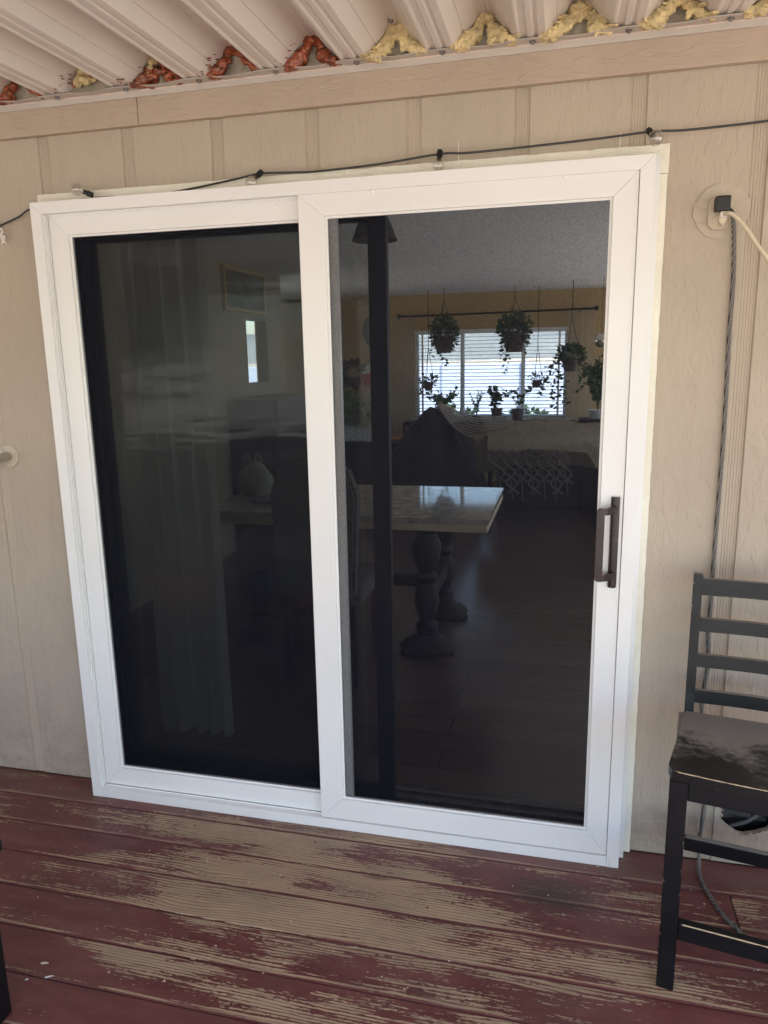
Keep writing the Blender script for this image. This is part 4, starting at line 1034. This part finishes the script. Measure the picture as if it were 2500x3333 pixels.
pinv(lathe('globe', [(0, -.068)] + [(.068 * math.cos(a / 10), .068 * math.sin(a / 10)) for a in range(-14, 15, 2)] + [(0, .068)], M['foil'], gl_, 20, Matrix.Translation((1.94, 5.55, 1.68))), gl_)
pinv(tube('cord', [(1.94, 5.55, 1.745), (1.94, 5.55, ZC)], .002, M['darkwood'], gl_, 5), gl_)
# left of the window: planter, wall ornaments
pl = empty('planter_box', (-.6, 6.0, .62), label='white woven planter box full of leaves at the left of the room', cat='planter')
bm = bmesh.new(); aprism(bm, [(-.82, .64), (-.35, .64), (-.33, .80), (-.84, .80)], 5.88, 6.12)
pinv(done('box', bm, M['wicker'], pl), pl)
bm = bmesh.new(); leaves(bm, (-.62, 6.0, .92), 300, .07, (.26, .16, .18), rnd, .4); leaves(bm, (-.78, 6.0, 1.05), 90, .08, (.10, .1, .16), rnd, .5); pinv(done('foliage', bm, M['leaf2'], pl), pl)
cbt = empty('low_cabinet', (-.55, 6.0, 0), label='dark low cabinet under the planter box', cat='cabinet')
pinv(box('body', -1.1, .05, 5.8, 6.25, ZF, .60, M['darkwood'], cbt), cbt); pinv(box('top', -1.12, .07, 5.78, 6.27, .601, .632, M['darkwood'], cbt), cbt)
mk = empty('wall_mask', (-.75, 6.99, 1.88), label='long grey carved mask on the ochre wall', cat='mask')
bm = bmesh.new(); ablob(bm, (0, 0, 0), 1, 2, 3, .06, 2)
for v in bm.verts:
    k = 1 - .35 * max(0, -v.co.z); v.co = Vector((-.75 + v.co.x * .115 * k, 6.985 + min(.01, v.co.y * .06), 1.88 + v.co.z * .19))
pinv(done('face', bm, M['ducttape'], mk, True), mk)
for sx in (-1, 1): pinv(box('eye', -.75 + sx * .045 - .02, -.75 + sx * .045 + .02, 6.925, 6.94, 1.915, 1.93, M['void'], mk), mk)
pinv(prism('nose', [(-.765, 1.84), (-.735, 1.84), (-.75, 1.92)], 6.90, 6.945, M['ducttape'], mk), mk)
bd = empty('wall_disc', (-.74, 6.97, 1.34), label='round red and white ornament on the ochre wall', cat='ornament')
for nm, a0, a1, m in (('red_half', math.pi * .94, 2 * math.pi + .2, 'redpaint'), ('white_half', .2, math.pi * .94, 'whitepot')):
    pts = [(-.74 + .14 * math.cos(a0 + (a1 - a0) * i / 16), 1.34 + .14 * math.sin(a0 + (a1 - a0) * i / 16)) for i in range(17)]
    pinv(prism(nm, pts, 6.955, 6.995, M[m], bd), bd)
fd = empty('wall_fronds', (-1.0, 6.99, 1.35), label='dried frond spray pinned to the ochre wall left of the disc', cat='ornament')
bm = bmesh.new()
for i in range(22):
    a = rnd.uniform(.2, 5.5); aleaf(bm, Vector((-1.0, 6.97, 1.38)) + Vector((math.cos(a) * .06, 0, math.sin(a) * .05)), Vector((math.cos(a), -.1, math.sin(a))).normalized(), rnd.uniform(.10, .2), rnd)
pinv(done('frond', bm, M['bark'], fd), fd)
pf = empty('small_stool', (-.16, 6.5, ZF), label='small dark open frame stand by the window shelf', cat='stand')
for a in ((-.24, -.215), (-.115, -.09)): pinv(box('upright', a[0], a[1], 6.45, 6.475, ZF, .80, M['darkwood'], pf), pf)
for z in (.66, .775): pinv(box('crossbar', -.2148, -.1152, 6.45, 6.475, z, z + .022, M['darkwood'], pf), pf)
oc = done('folded_cloth', (lambda b: (ablob(b, (-.13, 5.95, .665), .035, 4, 2, .4, 1.5, (4, 1.6, 1)), b)[1])(bmesh.new()), M['orange'], None, True); tag(oc, 'crumpled orange cloth on the low cabinet', 'cloth')
# stone topped table on carved pedestals
tb = empty('dining_table', (.55, 1.78, ZF), label='stone topped table on dark turned pedestals inside the doorway', cat='table')
pinv(box('table_top', -.22, 1.283, 1.335, 2.235, .752, .78, M['marble'], tb, .003, 2), tb)
pinv(box('table_edge', -.215, 1.278, 1.342, 2.23, .712, .7515, M['slab'], tb, .003), tb)
for x in (.02, .95):
    for y in (1.52, 2.08):
        pinv(lathe('pedestal', [(.0, ZF + .09), (.055, ZF + .09), (.06, .17), (.035, .20), (.05, .23), (.068, .30), (.058, .36), (.045, .40), (.06, .43), (.04, .46), (.07, .53), (.078, .60), (.05, .66), (.07, .69), (.06, .711), (0, .711)], M['darkwood'], tb, 16, Matrix.Translation((x, y, 0))), tb)
    for y in (1.52, 2.08):
        pinv(lathe('foot', [(0, ZF), (.13, ZF), (.145, ZF + .025), (.12, ZF + .05), (.075, ZF + .07), (.06, ZF + .0895), (0, ZF + .0895)], M['darkwood'], tb, 20, Matrix.Translation((x, y, 0))), tb)
    pinv(box('cross_brace', x - .03, x + .03, 1.57, 2.03, .28, .36, M['darkwood'], tb, .004), tb)
pinv(box('long_stretcher', .081, .889, 1.77, 1.83, .29, .35, M['darkwood'], tb, .004), tb)
# upholstered chair at the table
uc = empty('dining_chair', (.54, 1.1, ZF), label='patterned upholstered chair pulled up to the stone table', cat='chair')
bm = bmesh.new(); aprism(bm, [(.36, .47), (.72, .47), (.745, .95), (.70, 1.07), (.54, 1.10), (.38, 1.07), (.335, .95)], .96, 1.04); bmesh.ops.bevel(bm, geom=list(bm.edges), offset=.015, segments=2, affect='EDGES'); pinv(done('backrest', bm, M['patterncloth'], uc, True), uc)
pinv(box('seat', .345, .735, 1.041, 1.46, .42, .51, M['patterncloth'], uc, .02, 2), uc)
for x in (.36, .68):
    for y in (.985, 1.40): pinv(box('leg', x, x + .04, y, y + .04, ZF, .4195, M['darkwood'], uc, .003), uc)
# things on the table
bg_ = empty('grocery_bag', (-.1, 1.75, .78), label='pale crumpled bag standing on the table behind the left pane', cat='bag')
bm = bmesh.new(); ablob(bm, (0, 0, 0), 1, 6, 3, .16, 1.4)
for v in bm.verts: v.co = Vector((-.09 + v.co.x * .11 * (1.0 if v.co.z < .2 else 1 - .4 * (v.co.z - .2)), 1.78 + v.co.y * .08, .781 + max(0, (v.co.z + .75)) * .115))
pinv(done('sack', bm, M['bag'], bg_, True), bg_)
for sx in (-1, 1): pinv(tube('bag_handle', [(-.09 + sx * .035 - .025, 1.76, .97), (-.09 + sx * .035, 1.75, 1.03), (-.09 + sx * .035 + .025, 1.76, .97)], .004, M['bag'], bg_, 6, 5), bg_)
pt_ = empty('plate', (.05, 1.6, .781), label='blue grey oval plate on the table beside the pale bag', cat='plate')
pinv(lathe('dish', [(0, .004), (.05, .004), (.085, .018), (.09, .02), (.088, .014), (.05, 0), (0, 0)], pm('blue_glaze', (.14, .20, .32), .2), pt_, 28, Matrix.Translation((.05, 1.6, .781))), pt_)
tj = empty('teal_jar', (.135, 1.95, .78), label='small teal glass jar on the back of the table', cat='jar')
pinv(lathe('jar', [(.03, 0), (.036, .01), (.036, .06), (.026, .075), (.028, .09), (0, .09)], M['teal'], tj, 18, Matrix.Translation((.30, 2.12, .781))), tj)
pinv(lathe('lid', [(.03, .0905), (.03, .10), (0, .101)], M['steel'], tj, 18, Matrix.Translation((.30, 2.12, .781))), tj)
# pendants above the table
def pendant(c, r0, r1, h, label):
    t = empty('pendant_lamp', c, label=label, cat='lamp', group='pendant lamps'); n = 20
    bm = bmesh.new(); alathe(bm, [(r0, 0), (r1, h), (r1 - .004, h), (r0 - .004, 0), (r0, 0)], 24, Matrix.Translation(c)); pinv(done('lamp_shade', bm, M['lampshade'], t, True), t)
    pinv(lathe('lamp_holder', [(0, h * .4), (.02, h * .4), (.02, h + .01), (0, h + .01)], M['darkwood'], t, 10, Matrix.Translation(c)), t)
    pinv(tube('lamp_cord', [(c[0], c[1], c[2] + h), (c[0], c[1], ZC)], .003, M['darkwood'], t, 5), t)
pendant((.585, 2.0, 2.165), .125, .078, .115, 'dark conical pendant lamp over the stone table')
pendant((-.31, 1.6, 2.0), .055, .036, .15, 'narrow dark pendant lamp behind the left pane')
# framed picture on the partition
pc = empty('framed_picture', (XP, 3.7, 1.93), label='gilt framed dark landscape picture on the side wall', cat='picture')
for a in ((3.28, 4.08, 1.925, 1.955), (3.28, 4.08, 2.235, 2.262)): pinv(box('frame', XP + .001, XP + .03, a[0], a[1], a[2], a[3], M['gold'], pc, .004), pc)
for a in ((3.28, 3.31), (4.05, 4.08)): pinv(box('frame', XP + .001, XP + .03, a[0], a[1], 1.9555, 2.2345, M['gold'], pc, .004), pc)
pinv(box('print', XP + .001, XP + .012, 3.3105, 4.0495, 1.9555, 2.2345, M['picture'], pc), pc)
# dark cabinet and a dark covered armchair in the middle of the room
dc = empty('tall_cabinet', (-.7, 3.6, ZF), label='dark tall cabinet beside the side wall under the picture', cat='cabinet')
pinv(box('body', -.94, -.55, 3.25, 4.1, ZF, 1.25, M['darkwood'], dc, .006), dc)
for z in (.08, .48, .88): pinv(box('drawer', -.5498, -.535, 3.28, 4.07, z, z + .36, M['darkwood'], dc, .004), dc)
ac = empty('covered_armchair', (.35, 5.15, ZF), label='armchair heaped with a dark fringed blanket beside the hammock', cat='armchair')
bm = bmesh.new(); nx, ny = 34, 26; G = []
for i in range(nx + 1):
    row = []
    for j in range(ny + 1):
        u, v = i / nx * 2 - 1, j / ny * 2 - 1
        x = .355 + u * .57; y = 5.15 + v * .45
        h = .80 * math.exp(-((u / 1.25) ** 2) - (v * .8) ** 2) + .22 * math.exp(-(u / .38) ** 2 - (v * 1.5) ** 2) + .10 * mnoise.noise(Vector((x * 6, y * 5, 0))) + .035 * math.sin(math.atan2(v, u) * 7 + 2 * mnoise.noise(Vector((x * 4, y * 4, 3)))) * min(1, 2 * math.hypot(u, v)) + .03 * mnoise.noise(Vector((x * 22, y * 16, 8)))
        e = max(abs(u), abs(v)); z = ZF + .02 + h * (1 - max(0, e - .72) / .28 * .75)
        row.append(bm.verts.new((x, y, max(ZF + .004, z))))
    G.append(row)
for i in range(nx):
    for j in range(ny): bm.faces.new((G[i][j], G[i + 1][j], G[i + 1][j + 1], G[i][j + 1]))
pinv(done('blanket', bm, M['darkcloth'], ac, True), ac)
# hammock with macrame fringe
hm = empty('hammock', (1.4, 4.7, .5), label='cream hammock with knotted macrame fringe slung across the room', cat='hammock')
A = Vector((.66, 3.62, 1.16)); Bp = Vector((3.4, 3.3, 1.45))
def hedge(u, s):
    p = A.lerp(Bp, u); sag = (.30 if s < 0 else .46) * 4 * u * (1 - u) * .62
    wid = .45 * math.sin(math.pi * min(1, u * 1.25 + .06)) if u < .8 else .45
    top = max(p.z - sag * .8, 1.0 if u > .16 else p.z - sag)
    return Vector((p.x, p.y - .30 * s * min(1, u * 4), (p.z - sag) if s < 0 else p.z - sag * .9))
bm = bmesh.new(); pr = None; NU = 40
for i in range(NU + 1):
    u = .12 + .88 * i / NU; cur = []
    for j in range(11):
        s = j / 10
        f0 = Vector((A.x + (Bp.x - A.x) * u, 3.22, 1.085 + .02 * math.sin(u * 9) - .16 * max(0, .26 - u) / .14 * .8)); bk = Vector((A.x + (Bp.x - A.x) * u, 3.85, 1.05))
        p = f0.lerp(bk, s); p.z -= .34 * math.sin(math.pi * s) + .012 * math.sin(u * 40 + s * 5)
        cur.append(bm.verts.new(p))
    if pr:
        for j in range(10): bm.faces.new((pr[j], cur[j], cur[j + 1], pr[j + 1]))
    pr = cur
pinv(done('sling', bm, M['cream'], hm, True), hm)
bm = bmesh.new(); pr = None        # front valance of the sling
for i in range(NU + 1):
    u = .155 + .845 * i / NU; x = A.x + (Bp.x - A.x) * u; zt = 1.085 + .02 * math.sin(u * 9) - .16 * max(0, .26 - u) / .14 * .8
    cur = [bm.verts.new((x, 3.215 - .012 * math.sin(k * 1.4 + u * 22), zt - k * (.205 if u < .42 else .30) / 6)) for k in range(7)]
    if pr:
        for j in range(6): bm.faces.new((pr[j], cur[j], cur[j + 1], pr[j + 1]))
    pr = cur
pinv(done('valance', bm, M['cream'], hm, True), hm)
for i in range(9):
    p0 = A + Vector((0, 0, .005 * i)); e = Vector((1.09 + .012 * i, 3.22 + .07 * i, .985 + .012 * i))
    pinv(tube('rope', [p0, p0.lerp(e, .35) + Vector((0, -.02, -.075 + .004 * i)), p0.lerp(e, .7) + Vector((0, -.02, -.075 + .005 * i)), e], .006, M['stripe'], hm, 6, 6), hm)
bm = bmesh.new()
for k in range(7):
    x0_ = 1.14 + .078 * k
    for sgn in (1, -1):
        pts = [(x0_ + sgn * (.038 * (-1) ** r) + .014 * r, 3.195 - .006 * sgn, .885 - .078 * r) for r in range(4 + (k % 2))]
        atube(bm, catmull(pts, 5), .009, 6)
    atube(bm, catmull([(x0_ - .03, 3.2, .885), (x0_ + .03, 3.19, .70), (x0_ + .05, 3.19, .56 - .02 * (k % 3))], 5), .005, 5)
tag(pinv(done('macrame_fringe', bm, M['macrame'], hm, True), hm), kind='stuff')
FK = 1.265
for c_ in hm.children:
    for v in c_.data.vertices:
        v.co = Vector((1.62 + (v.co.x - 1.62) * FK, (v.co.y + 2.08) * FK - 2.08, 1.53 + (v.co.z - 1.53) * FK))
pinv(tube('hang_rope', [(3.87, 4.73, 1.43), (XR - .001, 4.8, 1.75)], .012, M['stripe'], hm, 8), hm)
ds = empty('low_sofa', (1.7, 5.8, ZF), label='dark low sofa beyond the hammock near the far window', cat='sofa')
pinv(box('seat', .95, 2.6, 5.62, 6.2, ZF, .44, M['darkcloth'], ds, .04, 2), ds); pinv(box('backrest', .95, 2.6, 5.42, 5.6195, ZF, .74, M['darkcloth'], ds, .05, 2), ds)

# ================================================================== OUTDOORS
rnd = random.Random(77)
def bush(name, c, s, n, size, label, cat, mat='hedge', trunk=0):
    t = empty(name, (c[0], c[1], -.62), label=label, cat=cat)
    bm = bmesh.new()
    if trunk: atube(bm, catmull([(c[0], c[1], -.62), (c[0] + .1, c[1], trunk * .5), (c[0], c[1] + .1, trunk)], 5), lambda i, m: .16 * (1 - .5 * i / m), 8)
    else: atube(bm, [(c[0], c[1], -.62), (c[0], c[1], c[2])], .05, 6)
    pinv(done('trunk' if trunk else 'stem', bm, M['bark'], t), t)
    bm = bmesh.new()
    for _ in range(max(4, n // 260)):
        q = Vector((rnd.uniform(-.6, .6) * s[0], rnd.uniform(-.6, .6) * s[1], rnd.uniform(-.5, .5) * s[2])); leaves(bm, Vector(c) + q, 260, size, (s[0] * .5, s[1] * .5, s[2] * .45), rnd)
    pinv(done('crown' if trunk else 'foliage', bm, M[mat], t), t)
bush('garden_shrub', (.15, 8.6, .45), (.9, .5, .75), 1500, .12, 'sunlit green shrub low in the left window section', 'shrub', 'leaf2')
bush('garden_shrub', (1.0, 8.8, .3), (.8, .5, .65), 1300, .12, 'sunlit green shrub low in the middle window section', 'shrub', 'leaf2')
bush('garden_tree', (-7.5, -10.5, 3.0), (3.0, 2.6, 2.2), 4200, .30, 'large tree in the yard mirrored in the left glass', 'tree', 'hedge', 1.8)
bush('garden_tree', (-13, -8.5, 2.8), (3.0, 3.0, 2.2), 4200, .30, 'broad tree at the yard edge mirrored in the glass', 'tree', 'hedge', 1.6)

rl = empty('porch_railing', (-1.2, -3.05, 0), label='low board railing at the far left front of the deck', cat='railing')
pinv(box('top_rail', -2.305, .195, -3.11, -3.03, .93, .97, M['fence'], rl, .004), rl); pinv(box('bottom_rail', -2.305, .195, -3.09, -3.05, .06, .10, M['fence'], rl), rl)
bm = bmesh.new(); abox(bm, -.068, .068, -.009, .009, .101, .929, .002); rmh = bpy.data.meshes.new('rail_board'); bm.to_mesh(rmh); bm.free(); rmh.materials.append(M['fence'])
for i in range(17):
    o = bpy.data.objects.new('rail_board', rmh); col.objects.link(o); o.parent = rl; pinv(o, rl); o.location = (-2.23 + .147 * i, -3.07, 0)

gw = empty('garden_fence', (.7, 15, -.6), label='pale blue grey fence across the driveway outside the far window', cat='fence')
pb = pm('pale_blue_boards', (.50, .57, .70), .7, .06, 2)
for i in range(8): pinv(box('fence_panel', -6.5 + 1.8 * i, -6.5 + 1.8 * i + 1.79, 15, 15.05, -.6, 1.42, pb, gw, .01), gw)
for i in range(9): pinv(box('fence_post', -6.56 + 1.8 * i, -6.45 + 1.8 * i, 14.9, 14.998, -.6, 1.5, pb, gw), gw)

tag(box('bounce_rug', 2.5, 4.15, 2.0, 6.4, ZF + .001, ZF + .013, pm('bounce_rug_wool', (.66, .63, .57), .95, .1, 8, .004, 120), None, .004), 'unseen pale floor covering added to bounce sunlight into the room', 'bounce_rug')  # unseen pale reflector on the floor, added to bounce sunlight onto the ceiling

wg = empty('light_block_wall', (-2.7, -1.5, 0), label='unseen tan wall added to block light at the left end of the deck', cat='light blocker')  # out of view, added to keep light off the deck's left side
for i in range(5):
    pinv(box('siding_board', -2.72, -2.66, .09 - .297 * (i + 1) + .006, .09 - .297 * i, .003, 2.19, M['siding'], wg, .003), wg)
